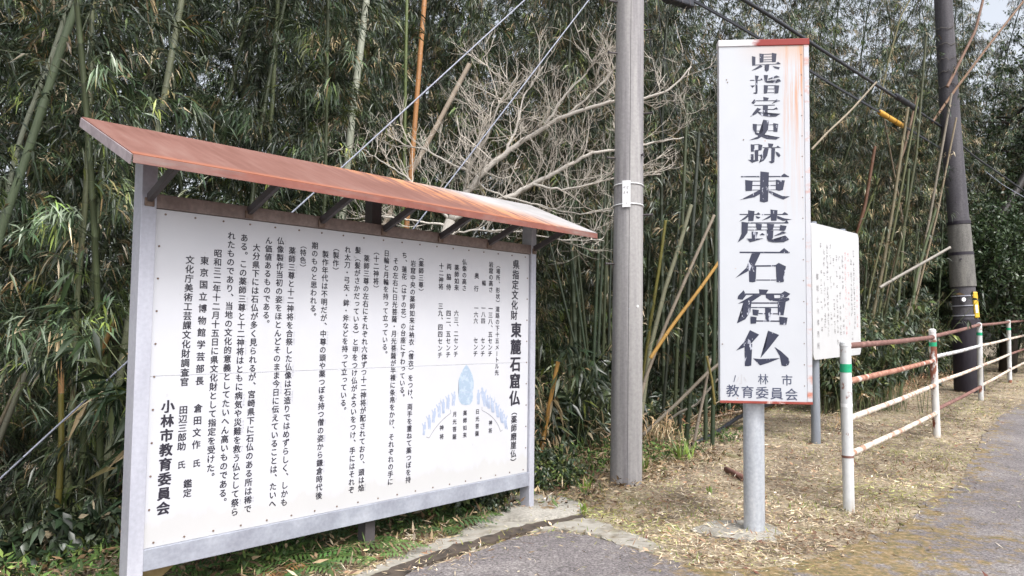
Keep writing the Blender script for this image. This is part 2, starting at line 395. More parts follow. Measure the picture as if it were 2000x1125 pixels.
def asphalt_mat():
    m, n, b = newmat('worn_asphalt')
    v = coord(n)
    f = noise(n, v, 1.0, 9, .72); g_ = noise(n, v, 62, 4, .85); vo = N(n, 'ShaderNodeTexVoronoi'); vo.inputs['Scale'].default_value = 48; n.links.new(v, vo.inputs['Vector'])
    c = ramp(n, f, [(.3, (.11, .098, .10)), (.48, (.165, .148, .15)), (.68, (.26, .238, .23))]).outputs[0]
    c = mix(n, .75, c, ramp(n, g_, [(.36, (.05, .05, .05)), (.5, (.42, .42, .42)), (.64, (1, 1, 1))]).outputs[0], 'OVERLAY')
    st_ = ramp(n, vo.outputs['Color'], [(.80, (0, 0, 0)), (.9, (1, 1, 1))]).outputs[0]
    c = mix(n, mathn(n, 'MULTIPLY', st_, .5), c, (.34, .32, .31))
    a = N(n, 'ShaderNodeAttribute'); a.attribute_name = 'moss'
    f3 = noise(n, v, 7, 7, .7)
    k = ramp(n, mathn(n, 'ADD', a.outputs['Fac'], mathn(n, 'MULTIPLY', mathn(n, 'SUBTRACT', f3, .5), 2.6)), [(.36, (0, 0, 0)), (.70, (1, 1, 1))]).outputs[0]
    mc = ramp(n, noise(n, v, 22, 5, .7), [(.3, (.045, .045, .010)), (.43, (.14, .11, .025)), (.55, (.26, .17, .06)), (.72, (.40, .31, .19))]).outputs[0]
    c = mix(n, mathn(n, 'MULTIPLY', k, .8), c, mc)
    # thin wandering cracks and dusty patches
    vc = N(n, 'ShaderNodeTexVoronoi', feature='DISTANCE_TO_EDGE'); vc.inputs['Scale'].default_value = .8
    wv = N(n, 'ShaderNodeVectorMath', operation='ADD'); nn = N(n, 'ShaderNodeTexNoise'); nn.inputs['Scale'].default_value = 3; n.links.new(v, nn.inputs['Vector'])
    n.links.new(v, wv.inputs[0]); n.links.new(nn.outputs['Color'], wv.inputs[1]); n.links.new(wv.outputs[0], vc.inputs['Vector'])
    cr = ramp(n, vc.outputs['Distance'], [(.002, (1, 1, 1)), (.008, (0, 0, 0))]).outputs[0]
    c = mix(n, mathn(n, 'MULTIPLY', cr, .55), c, (.05, .045, .04))
    n.links.new(c, b.inputs['Base Color']); b.inputs['Roughness'].default_value = .92
    bump(n, b, g_, .7, .006)
    return m
mt_asph = asphalt_mat()
road = sheet('road', A, .012, mt_asph, attr=mossf)

mt_apron = M2('stained_concrete', ((.27, .255, .22), (.37, .35, .31)), ((.10, .08, .055), (.19, .155, .10)), .60, 4.5, (1, 1, 1), .95, .10, ((.16, .15, .06), 2.2, (1, 1, 1), .56, .5))
# concrete strip along the foot of the board
strip = densify(px_poly([(560, 1190), (640, 1160), (700, 1125), (800, 1082), (880, 1050), (960, 1012), (1010, 1000), (1080, 1004), (1140, 1012), (1165, 1022), (1230, 1045), (1300, 1072), (1262, 1084), (1200, 1062), (1140, 1042), (1080, 1034), (1010, 1046), (900, 1082), (790, 1118), (690, 1165)]), .05, .022, 5)
cs = sheet('concrete_apron', strip, .017, mt_apron)
groove = densify(px_poly([(690, 1150), (800, 1100), (900, 1066), (1000, 1037), (1090, 1017), (1140, 1009), (1146, 1013), (1100, 1024), (1010, 1048), (910, 1080), (810, 1116), (710, 1165)]), .05, .012, 6)
mt_dirt = M('dark_damp_soil', [(.35, (.035, .028, .022)), (.6, (.085, .065, .05))], 12, rough=.95, bmp=.6)
sheet('soil_in_joint', groove, .021, mt_dirt)

# ------------------------------------------------------------------ glyphs
_G = {}
def prep_glyphs(chars, offset=0., res=2):
    tmp = []
    for ch in chars:
        if (ch, offset) in _G or ch in '　 \n': continue
        c = bpy.data.curves.new('g', 'FONT'); c.body = ch; c.size = 1; c.resolution_u = res; c.offset = offset; c.fill_mode = 'FRONT'
        o = bpy.data.objects.new('g', c); COL.objects.link(o); tmp.append((ch, o, c))
    dg = bpy.context.evaluated_depsgraph_get(); dg.update()
    for ch, o, c in tmp:
        me = bpy.data.meshes.new_from_object(o.evaluated_get(dg))
        v = np.array([q.co[:2] for q in me.vertices]) if len(me.vertices) else np.zeros((0, 2))
        _G[(ch, offset)] = (v, [list(p.vertices) for p in me.polygons])
        bpy.data.meshes.remove(me)
    for ch, o, c in tmp:
        bpy.data.objects.remove(o); bpy.data.curves.remove(c)
_ref = None
def glyph(ch, offset=0.):
    """verts centred on the em box, em = 1"""
    global _ref
    if (ch, offset) not in _G: prep_glyphs([ch], offset)
    if _ref is None:
        if ('国', 0.) not in _G: prep_glyphs(['国'], 0.)
        v = _G[('国', 0.)][0]; lo, hi = v.min(0), v.max(0); _ref = ((lo+hi)/2, max(hi-lo)/.86)
    v, f = _G[(ch, offset)]
    return (v-_ref[0])/_ref[1], f
VROT = '（）ー「」'
SMEAR = 4
def put(mb, ch, a, z, w, h, basis, offset=0., vertical=True, mi=0, bold=0.):
    """basis(a,z)->world"""
    if ch in '　 ': return
    if bold:
        for k in range(SMEAR):
            an = k/SMEAR*6.283+.5; dx, dz = bold*w*math.cos(an)*1.25, bold*h*math.sin(an)*.85
            put(mb, ch, a+dx, z+dz, w, h, (lambda A_, Z_, k=k: basis(A_, Z_)+bn*.00004*k), offset, vertical, mi)
        return
    v, f = glyph(ch, offset)
    if not len(v): return
    v = v.copy()
    if vertical:
        if ch in VROT:
            if ch in '（）': v = np.stack([v[:, 1], -v[:, 0]], 1)
            else: v = np.stack([-v[:, 1], -v[:, 0]], 1)
        elif ch in '、。': v = v+[.62, .55]
        elif ch in 'っょゃゅ': v = v+[.12, .1]
    mb.add(basis(a+v[:, 0]*w, z+v[:, 1]*h), f, mi=mi)

# ------------------------------------------------------------------ information board
BX, BY, BZ, BTH, BL, BH = -1.918, 3.948, .327, .7472, 3.03, 1.797
bd = np.array([math.sin(BTH), math.cos(BTH), 0]); bn = np.array([math.cos(BTH), -math.sin(BTH), 0]); UP = np.array([0, 0, 1.])
BO = np.array([BX, BY, BZ])
BAX = np.array([bd, -bn, UP])          # local axes: along, backwards, up
def bw(a, off, z): return BO+bd*a+bn*off+UP*z
def bpx(px, py):
    r = ray(px, py); t = ((BO-CAM)@bn)/(r@bn); P = CAM+r*t-BO
    return P@bd, P[2]
def bbasis(off):
    def f(a, z):
        a = np.asarray(a); z = np.asarray(z)
        return BO+bd*a[:, None]+bn*off+UP*z[:, None]
    return f
def bobj(mb, name, mat, parent):
    """child whose object space is the board frame (x along, y back, z up)"""
    V = np.concatenate(mb.v)-BO; mb.v = [V@BAX.T]
    o = mb.build(name, mat, parent, org=np.zeros(3)); return o
board = bpy.data.objects.new('information_board', None); COL.objects.link(board)
board.location = BO.tolist(); board.rotation_euler = Matrix(BAX.T.tolist()).to_euler()
setp(board, 'large white roofed notice board covered in columns of black Japanese text', 'notice board')
def bbox_(a0, a1, o0, o1, z0, z1, bev=.003, mi=0):
    mb = MB(); mb.box(bw((a0+a1)/2, (o0+o1)/2, (z0+z1)/2), (a1-a0, abs(o1-o0), z1-z0), BAX, bev=bev); return mb
gz = -BZ
bobj(bbox_(-.085, -.006, -.085, .022, gz-.05, 2.135), 'post', mt_steel, board)
bobj(bbox_(3.035, 3.095, -.085, .022, gz-.05, 2.135), 'post', mt_steel, board)
bobj(bbox_(1.44, 1.52, -.115, -.03, gz-.3, 2.12), 'post', mt_brace, board)['label'] = 'dark middle post behind the board'
bobj(bbox_(-.006, 3.035, -.06, .018, 1.80, 1.875), 'top_rail', mt_frame_top, board)
mt_rail2 = M('dull_grey_rail', [(.3, (.24, .25, .30)), (.55, (.33, .35, .41)), (.75, (.43, .45, .51))], 4, (1, 1, 1), .5, .1, .001, .15, fine=(45, .15))
bobj(bbox_(-.006, 3.035, -.06, .018, -.115, -.003), 'bottom_rail', mt_rail2, board)
sh = MB()
for z0, z1 in ((-.002, .8985), (.900, 1.797)):
    sh = bbox_(0, 3.03, -.012, 0, z0, z1, .001); bobj(sh, 'board_sheet', mt_board, board)
for k in range(19):
    a = .05+k*(2.93/18)
    for z in (.022, 1.772):
        mb = MB(); c = bw(a, .0, z); mb.tube([c, c+bn*.003], .006, 6); bobj(mb, 'bolt', mt_bolt, board)
for k in range(1, 10):
    z = .022+k*.175
    for a in (.022, 3.008):
        mb = MB(); c = bw(a, 0, z); mb.tube([c, c+bn*.003], .006, 6); bobj(mb, 'bolt', mt_bolt, board)
# braces holding the eaves
for a in (-.045, .52, 1.01, 1.505, 2.02, 2.53, 3.07):
    mb = MB(); p0 = bw(a, .02, 1.845); p1 = bw(a, .385, 1.985)
    t = (p1-p0)/np.linalg.norm(p1-p0); u = np.cross(bd, t)
    mb.box((p0+p1)/2, (np.linalg.norm(p1-p0), .028, .042), [t, bd, u], bev=.002)
    b = bobj(mb, 'brace', mt_brace, board)
    mb = MB(); mb.box(bw(a, .024, 1.825), (.05, .012, .045), BAX, bev=.003); bobj(mb, 'weld_plate', mt_bolt, board)
# roof: sloping sheet with a folded lip
RF, RB = (.42, 1.985), (-.33, 2.30)
ra0, ra1 = -.28, 3.41
rl = math.hypot(RF[0]-RB[0], RB[1]-RF[1])
rdir = (bw(0, RF[0], RF[1])-bw(0, RB[0], RB[1]))/rl; rn = np.cross(bd, rdir); rn = rn if rn[2] > 0 else -rn
mb = MB(); mb.box((bw(ra0, *RF)+bw(ra1, *RB))/2-rn*.004, (ra1-ra0, rl, .008), [bd, rdir, rn], bev=.002)
# subtle dents near the edge
bobj(mb, 'roof', mt_roof, board)
def dull(name, stops): return M(name, stops, 5, (1, 1, 1), .6, .1, .001, fine=(30, .3))
mt_lip = M2('rusted_eaves_lip', ((.19, .06, .045), (.27, .10, .075)), ((.20, .15, .14), (.28, .22, .2)), .56, 3, (.5, 1, 3), .6, .12)
mt_end = dull('grey_roof_end', [(.3, (.24, .20, .22)), (.7, (.38, .33, .35))])
mb = MB(); mb.box(bw((ra0+ra1)/2, RF[0]+.003, RF[1]-.027), (ra1-ra0, .006, .042), BAX, bev=.001); bobj(mb, 'eaves_lip', mt_lip, board)
for a in (ra0-.003, ra1+.003):
    mb = MB(); c = (bw(a, *RF)+bw(a, *RB))/2-rn*.031; mb.box(c, (.006, rl, .050), [bd, rdir, rn], bev=.001); bobj(mb, 'end_lip', mt_end, board)
# diagonal timber strut at the back of the left foot
mb = MB(); p0 = np.array(bw(-.06, -.28, gz-.05)); p1 = bw(.30, -.13, -.03)
t = (p1-p0)/np.linalg.norm(p1-p0); u = np.cross(t, bn); u /= np.linalg.norm(u); w_ = np.cross(t, u)
mb.box((p0+p1)/2, (np.linalg.norm(p1-p0), .10, .05), [t, u, w_], bev=.004)
mt_strut = M('mossy_yellow_strut', [(.35, (.20, .16, .10)), (.5, (.34, .26, .12)), (.65, (.42, .34, .2)), (.75, (.20, .13, .05))], 8, rough=.8, bmp=.4)
bobj(mb, 'strut', mt_strut, board)

def seqw(w):   # furigana readings that stand beside the words
    return dict(w)
READ = {'岩窟': 'がんくつ', '薬師': 'やくし', '三尊': 'さんぞん', '如来': 'にょらい', '衲衣': 'のうえ', '蓮花': 'れんげ', '台座': 'だいざ', '日光': 'にっこう', '月光': 'がっこう', '菩薩': 'ぼさつ', '半裸': 'はんら', '条帛': 'じょうはく', '日輪': 'にちりん', '月輪': 'がつりん', '神将': 'しんしょう', '髪': 'かみ', '甲': 'かぶと', '焔': 'ほのお', '太刀': 'たち', '鉾': 'ほこ', '斧': 'おの', '製作': 'せいさく', '中尊': 'ちゅうそん', '僧': 'そう', '姿': 'すがた', '鎌倉': 'かまくら', '合祭': 'ごうさい', '仏像': 'ぶつぞう', '石造': 'せきぞう', '今日': 'こんにち', '価値': 'かち', '病気': 'びょうき', '災難': 'さいなん', '救': 'すく', '祭': 'まつ', '稀': 'まれ', '持': '', }
cols = [
 # text, first char px, last char px, width factor, weight
 ('県指定文化財', (1008, 517), (1004, 616), 1.02, .026),
 ('東麓石窟仏', (1008, 645), (1005, 778), .98, .036),
 ('（薬師磨崖仏）', (1004, 803), (1002, 903), 1.08, .024),
 ('（場所、形状）道路の下十五メートル先', (973, 518), (970, 728), .98, 0),
 ('岩窟の高さ', (959, 517), (958.5, 566), 1.05, 0), ('一三八、五センチ', (958, 603), (957, 691), 1.05, 0),
 ('幅', (945, 553), (945, 553.1), 1, 0), ('一八四', (944, 602), (943.5, 627), 1, 0), ('センチ', (943, 665), (942.5, 691), 1.1, 0),
 ('奥　行', (931, 539), (930, 564), 2.0, 0), ('一六六', (930, 602), (929, 627), 1, 0), ('センチ', (929, 665), (928.5, 691), 1.1, 0),
 ('仏像の高さ', (907, 512), (906.5, 563), 1, 0),
 ('薬師如来', (892, 523), (891.5, 562), 1, 0), ('六三、二センチ', (891, 612), (890, 692), 1, 0),
 ('両脇侍', (877, 521), (876, 561), .72, 0), ('四二、五センチ', (876, 612), (875, 693), 1, 0),
 ('十二神将', (862, 520), (861, 560), 1, 0), ('三九、四四センチ', (860.5, 598), (859, 694), 1, 0),
 ('（薬師三尊）', (822.5, 502), (822, 570), 1, 0),
 ('岩窟中央の薬師如来は衲衣（僧衣）をつけ、両手を重ねて薬つぼを持', (807, 515), (797, 937), 1, 0),
 ('ち、蓮花（はすの花）の台座にすわっている。', (790, 499), (785, 776), 1, 0),
 ('その左右に日光菩薩・月光菩薩が半裸に条帛をかけ、それぞれの手に', (773, 510), (762, 941), 1, 0),
 ('日輪と月輪を持って立っている。', (755, 495), (751, 692), 1, 0),
 ('（十二神将）', (735, 491), (734, 564), 1, 0),
 ('薬師三尊の左右にそれぞれ六体ずつ十二神将が配されており、頭は焔', (716, 505), (705, 953), 1, 0),
 ('髪（髪がさかだっている）と甲をつけ仏がよろいをつけ、手にはそれぞ', (699, 489), (686, 957), 1, 0),
 ('れ太刀・弓矢・鉾・斧などを持って立っている。', (679, 488), (670, 802), 1, 0),
 ('（製作）', (656.5, 484), (655, 529), 1, 0),
 ('製作年代は不明だが、中尊の頭や薬つぼを持つ僧の姿から鎌倉時代後', (635.5, 497), (622.5, 968), 1, 0),
 ('期のものと思われる。', (615, 480), (611, 618), 1, 0),
 ('（特色）', (592.5, 479), (591, 523), 1, 0),
 ('薬師三尊と十二神将を合祭した仏像は石造りではめずらしく、しかも', (570.6, 490), (554.5, 981), 1, 0),
 ('仏像製作当初の姿をほとんどそのまま今日に伝えていることは、たいへ', (548, 471), (532, 984), 1, 0),
 ('ん価値あるものである。', (525, 470), (519, 632), 1, 0),
 ('大分県下には石仏が多く見られるが、宮崎県下に石仏のある所は稀で', (501, 484), (483.5, 994), 1, 0),
 ('ある。この薬師三尊と十二神将はともに病気や災難を救う仏として祭ら', (477, 465), (458, 1000), 1, 0),
 ('れたものであり、当地の文化的意義としてたいへん高いものである。', (452, 461), (434.5, 981), 1, 0),
 ('昭和三二年十二月十五日に県文化財として指定を受けた。', (425.6, 495), (410.5, 932), 1, 0),
 ('東京国立博物館学芸部長', (399.4, 509.5), (389.7, 744), .78, 0), ('倉田文作', (387, 797.5), (383, 868.5), .82, 0), ('氏', (383.5, 905), (383.5, 905.1), 1, 0),
 ('文化庁美術工芸課文化財調査官', (371, 508), (360, 746), 1, 0), ('田辺三郎助', (358, 800.7), (354.5, 872), 1.05, 0), ('氏', (354, 908), (354, 908.1), 1, 0),
 ('鑑定', (366.5, 944.6), (365.7, 963), 1, 0),
 ('小林市教育委員会', (328, 794), (318.5, 993), .97, .034),
]
prep_glyphs(sorted(set('国'+''.join(c[0] for c in cols if c[4] == 0))), 0.)
prep_glyphs(sorted(set(''.join(c[0] for c in cols))), 0., 2)
prep_glyphs(sorted(set(''.join(READ.values()))), 0., 1)
BB = bbasis(.0015)
for txt, p0, p1, wf, wt in cols:
    a0, z0 = bpx(*p0); a1, z1 = bpx(*p1); n = len(txt)
    pitch = (z0-z1)/(n-1) if n > 1 else .047
    sz = pitch*wf if n > 1 else .047
    if n > 1 and len(txt) <= 6 and wt == 0: sz = min(max(sz, .043), .052)
    mb = MB(); pos = []
    for k, ch in enumerate(txt):
        q = k/(n-1) if n > 1 else 0
        a, z = a0+(a1-a0)*q, z0+(z1-z0)*q; pos.append((a, z))
        hh = min(sz, pitch*1.02) if n > 1 else sz
        put(mb, ch, a, z, sz*.97, hh*.97, BB, 0., bold=wt or .020)
    if wt == 0 or 1:
        for w_, rd in READ.items():
            i = txt.find(w_)
            while i >= 0 and rd:
                zc = (pos[i][1]+pos[i+len(w_)-1][1])/2; ac = pos[i][0]+sz*.62; ph = pitch*len(w_)/len(rd)*.9
                ph = min(ph, .019)
                for j, ch in enumerate(rd): put(mb, ch, ac, zc+((len(rd)-1)/2-j)*ph, .016, .016, BB, 0., mi=1)
                i = txt.find(w_, i+1)
    bobj(mb, 'text_column', [mt_ink, mt_inkpale], board)['kind'] = 'stuff'
# picture of the carved figures: a tall leaf-shaped nimbus with a seated figure and rows of small guardians
def bp2(px, py):
    a, z = bpx(px, py); return np.array([a, z])
def flat(mb, pts, off, mi=0):
    P = np.array([bp2(*p) for p in pts]); v = bbasis(off)(P[:, 0], P[:, 1])
    bm = bmesh.new(); f = bm.faces.new([bm.verts.new(q) for q in v.tolist()]); bmesh.ops.triangulate(bm, faces=[f])
    bm.verts.index_update()
    mb.add([q.co[:] for q in bm.verts], [[q.index for q in f.verts] for f in bm.faces], mi=mi); bm.free()
def stroke(mb, pts, w, off, mi=0):
    P = np.array([bp2(*p) for p in pts])
    for a, b in zip(P, P[1:]):
        d = b-a; L = np.linalg.norm(d)
        if L < 1e-7: continue
        nn = np.array([-d[1], d[0]])/L*w/2; d = d/L*w*.3
        q = np.array([a-d+nn, a-d-nn, b+d-nn, b+d+nn]); mb.add(bbasis(off)(q[:, 0], q[:, 1]), [[0, 1, 2, 3]], mi=mi)
def zc(x, y): return 800+x/6.25, 690+y/6.25      # survey crop of the drawing
mb = MB()
nim = [(692, 135), (730, 190), (765, 265), (780, 340), (780, 420), (765, 475), (775, 520), (765, 580), (735, 625), (685, 632), (635, 622), (605, 580), (592, 520), (603, 470), (595, 400), (597, 330), (620, 260), (655, 190)]
flat(mb, [zc(*p) for p in nim], .0013)
hdp = [(692+28*math.cos(t), 262+32*math.sin(t)) for t in np.arange(0, 6.2, .5)]
for P in (hdp, [(650, 300), (735, 300), (760, 380), (755, 470), (630, 470), (630, 380)], [(600, 480), (770, 480), (755, 520), (615, 520)]): stroke(mb, [zc(*p) for p in P+P[:1]], .0025, .0016, 1)
for P in ([(640, 350), (690, 400), (740, 350)], [(620, 410), (660, 440), (720, 440), (755, 410)], [(610, 560), (660, 590), (730, 590), (765, 555)], [(640, 530), (650, 600)], [(700, 530), (700, 610)], [(740, 525), (735, 600)]): stroke(mb, [zc(*p) for p in P], .002, .0016, 1)
bobj(mb, 'nimbus_drawing', [mt_blue, mt_lav], board)
figs = [(180, 915, 85), (240, 835, 95), (298, 755, 95), (360, 690, 95), (412, 640, 95), (470, 590, 95), (540, 550, 95), (838, 530, 95), (903, 530, 125), (958, 590, 90), (1008, 630, 95), (1066, 690, 95), (1118, 760, 95), (1165, 830, 100)]
for i, (fx, fy, h) in enumerate(figs):
    mb = MB(); r = random.Random(i); tl = r.uniform(-.1, .1)+(.12 if fx > 900 else -.05)*-1
    def q(u, v): return zc(fx+u*h*.5-tl*v*h, fy+v*h)
    body = [(-.32, -.45), (-.12, -.6), (.12, -.6), (.35, -.42), (.42, .0), (.34, .5), (.38, .95), (.1, .98), (.02, .55), (-.08, .95), (-.36, .93), (-.3, .45), (-.42, .0)]
    flat(mb, [q(*p) for p in body], .0013)
    flat(mb, [q(.22*math.cos(t), -.75+.17*math.sin(t)) for t in np.arange(0, 6.2, .7)], .0013)
    s_ = -1 if fx < 700 else 1
    flat(mb, [q(s_*.3, -.4), q(s_*.75, -.75), q(s_*.85, -.65), q(s_*.4, -.2)], .0014)
    if r.random() < .5: stroke(mb, [q(s_*.8, -1.0), q(s_*.75, -.1)], .002, .0015)
    bobj(mb, 'guardian_drawing', mt_lav, board)
def arc(p, q, bend, n=10):
    p = np.array(p, float); q = np.array(q, float); d = q-p; nrm = np.array([d[1], -d[0]])
    return [tuple(p+d*t+nrm*bend*4*t*(1-t)) for t in np.linspace(0, 1, n)]
mb = MB(); stroke(mb, [zc(498, 690), zc(503, 728)]+[zc(*p) for p in arc((503, 728), (238, 1033), -.06)]+[zc(204, 1022)], .0022, .0015); bobj(mb, 'bracket_line', mt_ink, board)
mb = MB(); stroke(mb, [zc(882, 655), zc(882, 697)]+[zc(*p) for p in arc((882, 697), (1108, 955), .12)]+[zc(1132, 937)], .0022, .0015); bobj(mb, 'bracket_line', mt_ink, board)
for txt, p0, p1 in (('神将', (390, 910), (390, 1018)), ('月光菩薩', (550, 745), (546, 1020)), ('薬師如来', (676, 730), (672, 1000)), ('日光菩薩', (828, 712), (822, 980)), ('神将', (986, 850), (984, 945))):
    a0, z0 = bpx(*zc(*p0)); a1, z1 = bpx(*zc(*p1)); n = len(txt); mb = MB()
    for k, ch in enumerate(txt): put(mb, ch, a0+(a1-a0)*k/(n-1), z0+(z1-z0)*k/(n-1), .042, .042, BB, bold=.02)
    bobj(mb, 'text_column', [mt_ink, mt_inkpale], board)['kind'] = 'stuff'

# concrete footing pad under the right post
c = bw(3.06, -.03, 0); c[2] = 0
mb = MB(); rr = random.Random(4); ring = []
for k in range(28):
    an = k/28*2*math.pi; r = .40*(1+.10*math.sin(an*2+.6)+rr.gauss(0, .02)); ring.append((c[0]+r*math.cos(an)*1.12, c[1]+r*math.sin(an)*1.15))
V = [(x, y, -.02) for x, y in ring]+[(x, y, .030) for x, y in ring]+[(c[0]+(x-c[0])*.93, c[1]+(y-c[1])*.93, .042) for x, y in ring]+[(c[0], c[1], .044)]
Fp = [[k, (k+1) % 28, 28+(k+1) % 28, 28+k] for k in range(28)]+[[28+k, 28+(k+1) % 28, 56+(k+1) % 28, 56+k] for k in range(28)]+[[56+k, 56+(k+1) % 28, 84] for k in range(28)]
mb.add(V, Fp)
single(mb, 'concrete_footing', mt_conc, (c[0], c[1], 0), 'low round concrete footing under the right post of the big board', 'footing', smooth=True)

# ------------------------------------------------------------------ tall sign
TL, TR, BRr, BLl = at(1409, 93, 5.555-.04), at(1585, 83, 5.555-.10), at(1581, 787, 5.555-.10), at(1401, 782, 5.555-.04)
zt = (TL[2]+TR[2])/2; zb = (BLl[2]+BRr[2])/2
p0 = (TL+BLl)/2; p1 = (TR+BRr)/2
sd_ = p1-p0; sd_[2] = 0; SW = np.linalg.norm(sd_); sd_ /= SW
sn = np.array([sd_[1], -sd_[0], 0])     # toward camera
SO = np.array([p0[0], p0[1], zb]); SH = zt-zb
SAX = np.array([sd_, -sn, UP])
tall = bpy.data.objects.new('tall_sign', None); COL.objects.link(tall)
tall.location = SO.tolist(); tall.rotation_euler = Matrix(SAX.T.tolist()).to_euler()
setp(tall, 'tall narrow white sign with large worn black characters on a thick round post', 'sign')
def sobj(mb, name, mat):
    V = np.concatenate(mb.v)-SO; mb.v = [V@SAX.T]; return mb.build(name, mat, tall, org=np.zeros(3))
def sw(a, off, z): return SO+sd_*a+sn*off+UP*z
def spx(px, py):
    r = ray(px, py); t = ((SO-CAM)@sn)/(r@sn); P = CAM+r*t-SO
    return P@sd_, P[2]
mb = MB(); mb.box(sw(SW/2, -.035, SH/2), (SW, .07, SH), SAX, bev=.004); sobj(mb, 'sign_panel', mt_tall)
mb = MB(); mb.box(sw(SW/2, -.033, SH+.018), (SW+.008, .082, .05), SAX, bev=.004); o_ = sobj(mb, 'top_trim', None)
o_.data.materials.clear()
m_, n_, b_ = newmat('top_trim_rust')
tc = N(n_, 'ShaderNodeTexCoord'); sp = N(n_, 'ShaderNodeSeparateXYZ'); n_.links.new(tc.outputs['Object'], sp.inputs[0])
fz = noise(n_, coord(n_, (1, 1, 3)), 6, 5)
kk = ramp(n_, mathn(n_, 'ADD', sp.outputs[0], mathn(n_, 'MULTIPLY', mathn(n_, 'SUBTRACT', fz, .5), .45)), [(.20, (0, 0, 0)), (.30, (1, 1, 1))]).outputs[0]
n_.links.new(mix(n_, kk, (.66, .66, .68), (.25, .02, .015)), b_.inputs['Base Color']); b_.inputs['Roughness'].default_value = .6
o_.data.materials.append(m_)
mb = MB(); mb.box(sw(SW/2, .0, -.006), (SW+.004, .012, .018), SAX, bev=.002); sobj(mb, 'bottom_trim', mt_redtrim)
mb = MB(); mb.box(sw(SW-.018, .0015, SH/2), (.036, .005, SH-.01), SAX, bev=.001); sobj(mb, 'edge_strip', mt_paletrim)
for k in range(17):
    mb = MB(); c = sw(SW-.055, -.001, .12+k*(SH-.2)/16); mb.tube([c, c+sn*.003], .0045, 6); sobj(mb, 'rivet', mt_bolt)
for p in ((1419, 156), (1421, 161), (1452, 273), (1411, 672)):
    a, z = spx(*p); mb = MB(); c = sw(a, -.001, z); mb.tube([c, c+sn*.004], .005, 6); sobj(mb, 'rusty_nail', mt_bolt)
gp = ground(1480, 1045); pc = sw(SW*.47, -.035, 0)
pcx = np.array([gp[0], gp[1]+.075])
mb = MB(); mb.tube([(pcx[0], pcx[1], -.08), (pcx[0], pcx[1], SO[2]+.02)], .077, 24)
sharp(sobj(mb, 'post', mt_steelpost))
for z_ in (.5, 1.6, 2.3):
    mb = MB(); mb.box(np.array([pcx[0], pcx[1]-.0, SO[2]+z_]), (.42, .03, .04), SAX); sobj(mb, 'back_bracket', mt_steel)
mb = MB(); mb.tube([(pcx[0], pcx[1]+.02, SO[2]+.01), (pcx[0], pcx[1]+.02, SO[2]+2.5)], .05, 12); sobj(mb, 'upper_post', mt_steelpost)
# footing slab of the tall sign
mb = MB(); rr = random.Random(9); V = []; c = np.array([pcx[0]-.12, pcx[1]+.0])
for lv, sc_ in ((-.02, 1), (.016, 1), (.024, .9)):
    rr = random.Random(9)
    for k in range(20):
        an = k/20*2*math.pi; r = sc_*.30*(1+rr.gauss(0, .10)); V.append((c[0]+r*math.cos(an)*1.1, c[1]+r*math.sin(an)*.9, lv))
mb.add(V, [[l*20+k, l*20+(k+1) % 20, (l+1)*20+(k+1) % 20, (l+1)*20+k] for l in (0, 1) for k in range(20)]+[[40+k for k in range(20)]])
single(mb, 'concrete_footing', mt_conc, (c[0], c[1], 0), 'cracked concrete footing half buried round the tall sign post', 'footing')

SOFF = .0012
def spoly(mb, pts, off=SOFF, mi=0):
    P = np.array([spx(*p) for p in pts])
    v = np.array([sw(a, off, z) for a, z in P])
    bm = bmesh.new(); f = bm.faces.new([bm.verts.new(q) for q in v.tolist()]); bmesh.ops.triangulate(bm, faces=[f]); bm.verts.index_update()
    mb.add([q.co[:] for q in bm.verts], [[q.index for q in f.verts] for f in bm.faces], mi=mi); bm.free()
def mincho(name, org, sc, polys, lines, wdef=4):
    mb = MB(); T = lambda p: (org[0]+p[0]/sc, org[1]+p[1]/sc)
    for i, P in enumerate(polys): spoly(mb, [T(p) for p in P], SOFF+.00012*i)
    for i, L in enumerate(lines):
        x0, y0, x1, y1 = L[:4]; w = (L[4] if len(L) > 4 else wdef)*1.5
        spoly(mb, [T((x0, y0-w/2)), T((x1, y1-w/2)), T((x1, y1+w/2)), T((x0, y0+w/2))], SOFF-.00004*(i+1))
    return sobj(mb, name, mt_inkworn)
z3 = ((1440, 80), 4.5)
mincho('lettering', *z3, [[(128, 133), (160, 140), (158, 215), (130, 220)], [(195, 110), (232, 115), (230, 188), (197, 192)], [(303, 105), (345, 112), (338, 185), (305, 188)], [(335, 200), (358, 183), (382, 200)], [(240, 206), (282, 206), (276, 258), (260, 270), (241, 260), (250, 248)], [(125, 262), (205, 208), (222, 225), (170, 250)], [(308, 220), (374, 232), (365, 250), (330, 240)]], [(130, 213, 378, 202), (232, 118, 305, 115), (232, 142, 305, 140), (232, 166, 305, 164), (232, 184, 305, 182)])
mincho('lettering', *z3, [[(155, 303), (190, 308), (178, 345), (178, 460), (160, 468), (138, 458), (160, 450), (160, 345)], [(198, 345), (212, 328), (224, 345)], [(116, 391), (157, 392), (132, 412)], [(232, 300), (270, 300), (262, 355), (240, 362)], [(270, 333), (345, 303), (375, 318), (275, 341)], [(240, 355), (345, 360), (370, 335), (385, 355), (345, 370), (260, 368)], [(233, 388), (270, 390), (262, 460), (233, 462)], [(325, 388), (368, 392), (360, 460), (328, 462)]], [(112, 347, 205, 345, 5), (265, 392, 325, 392), (265, 422, 325, 422), (265, 455, 325, 455)])
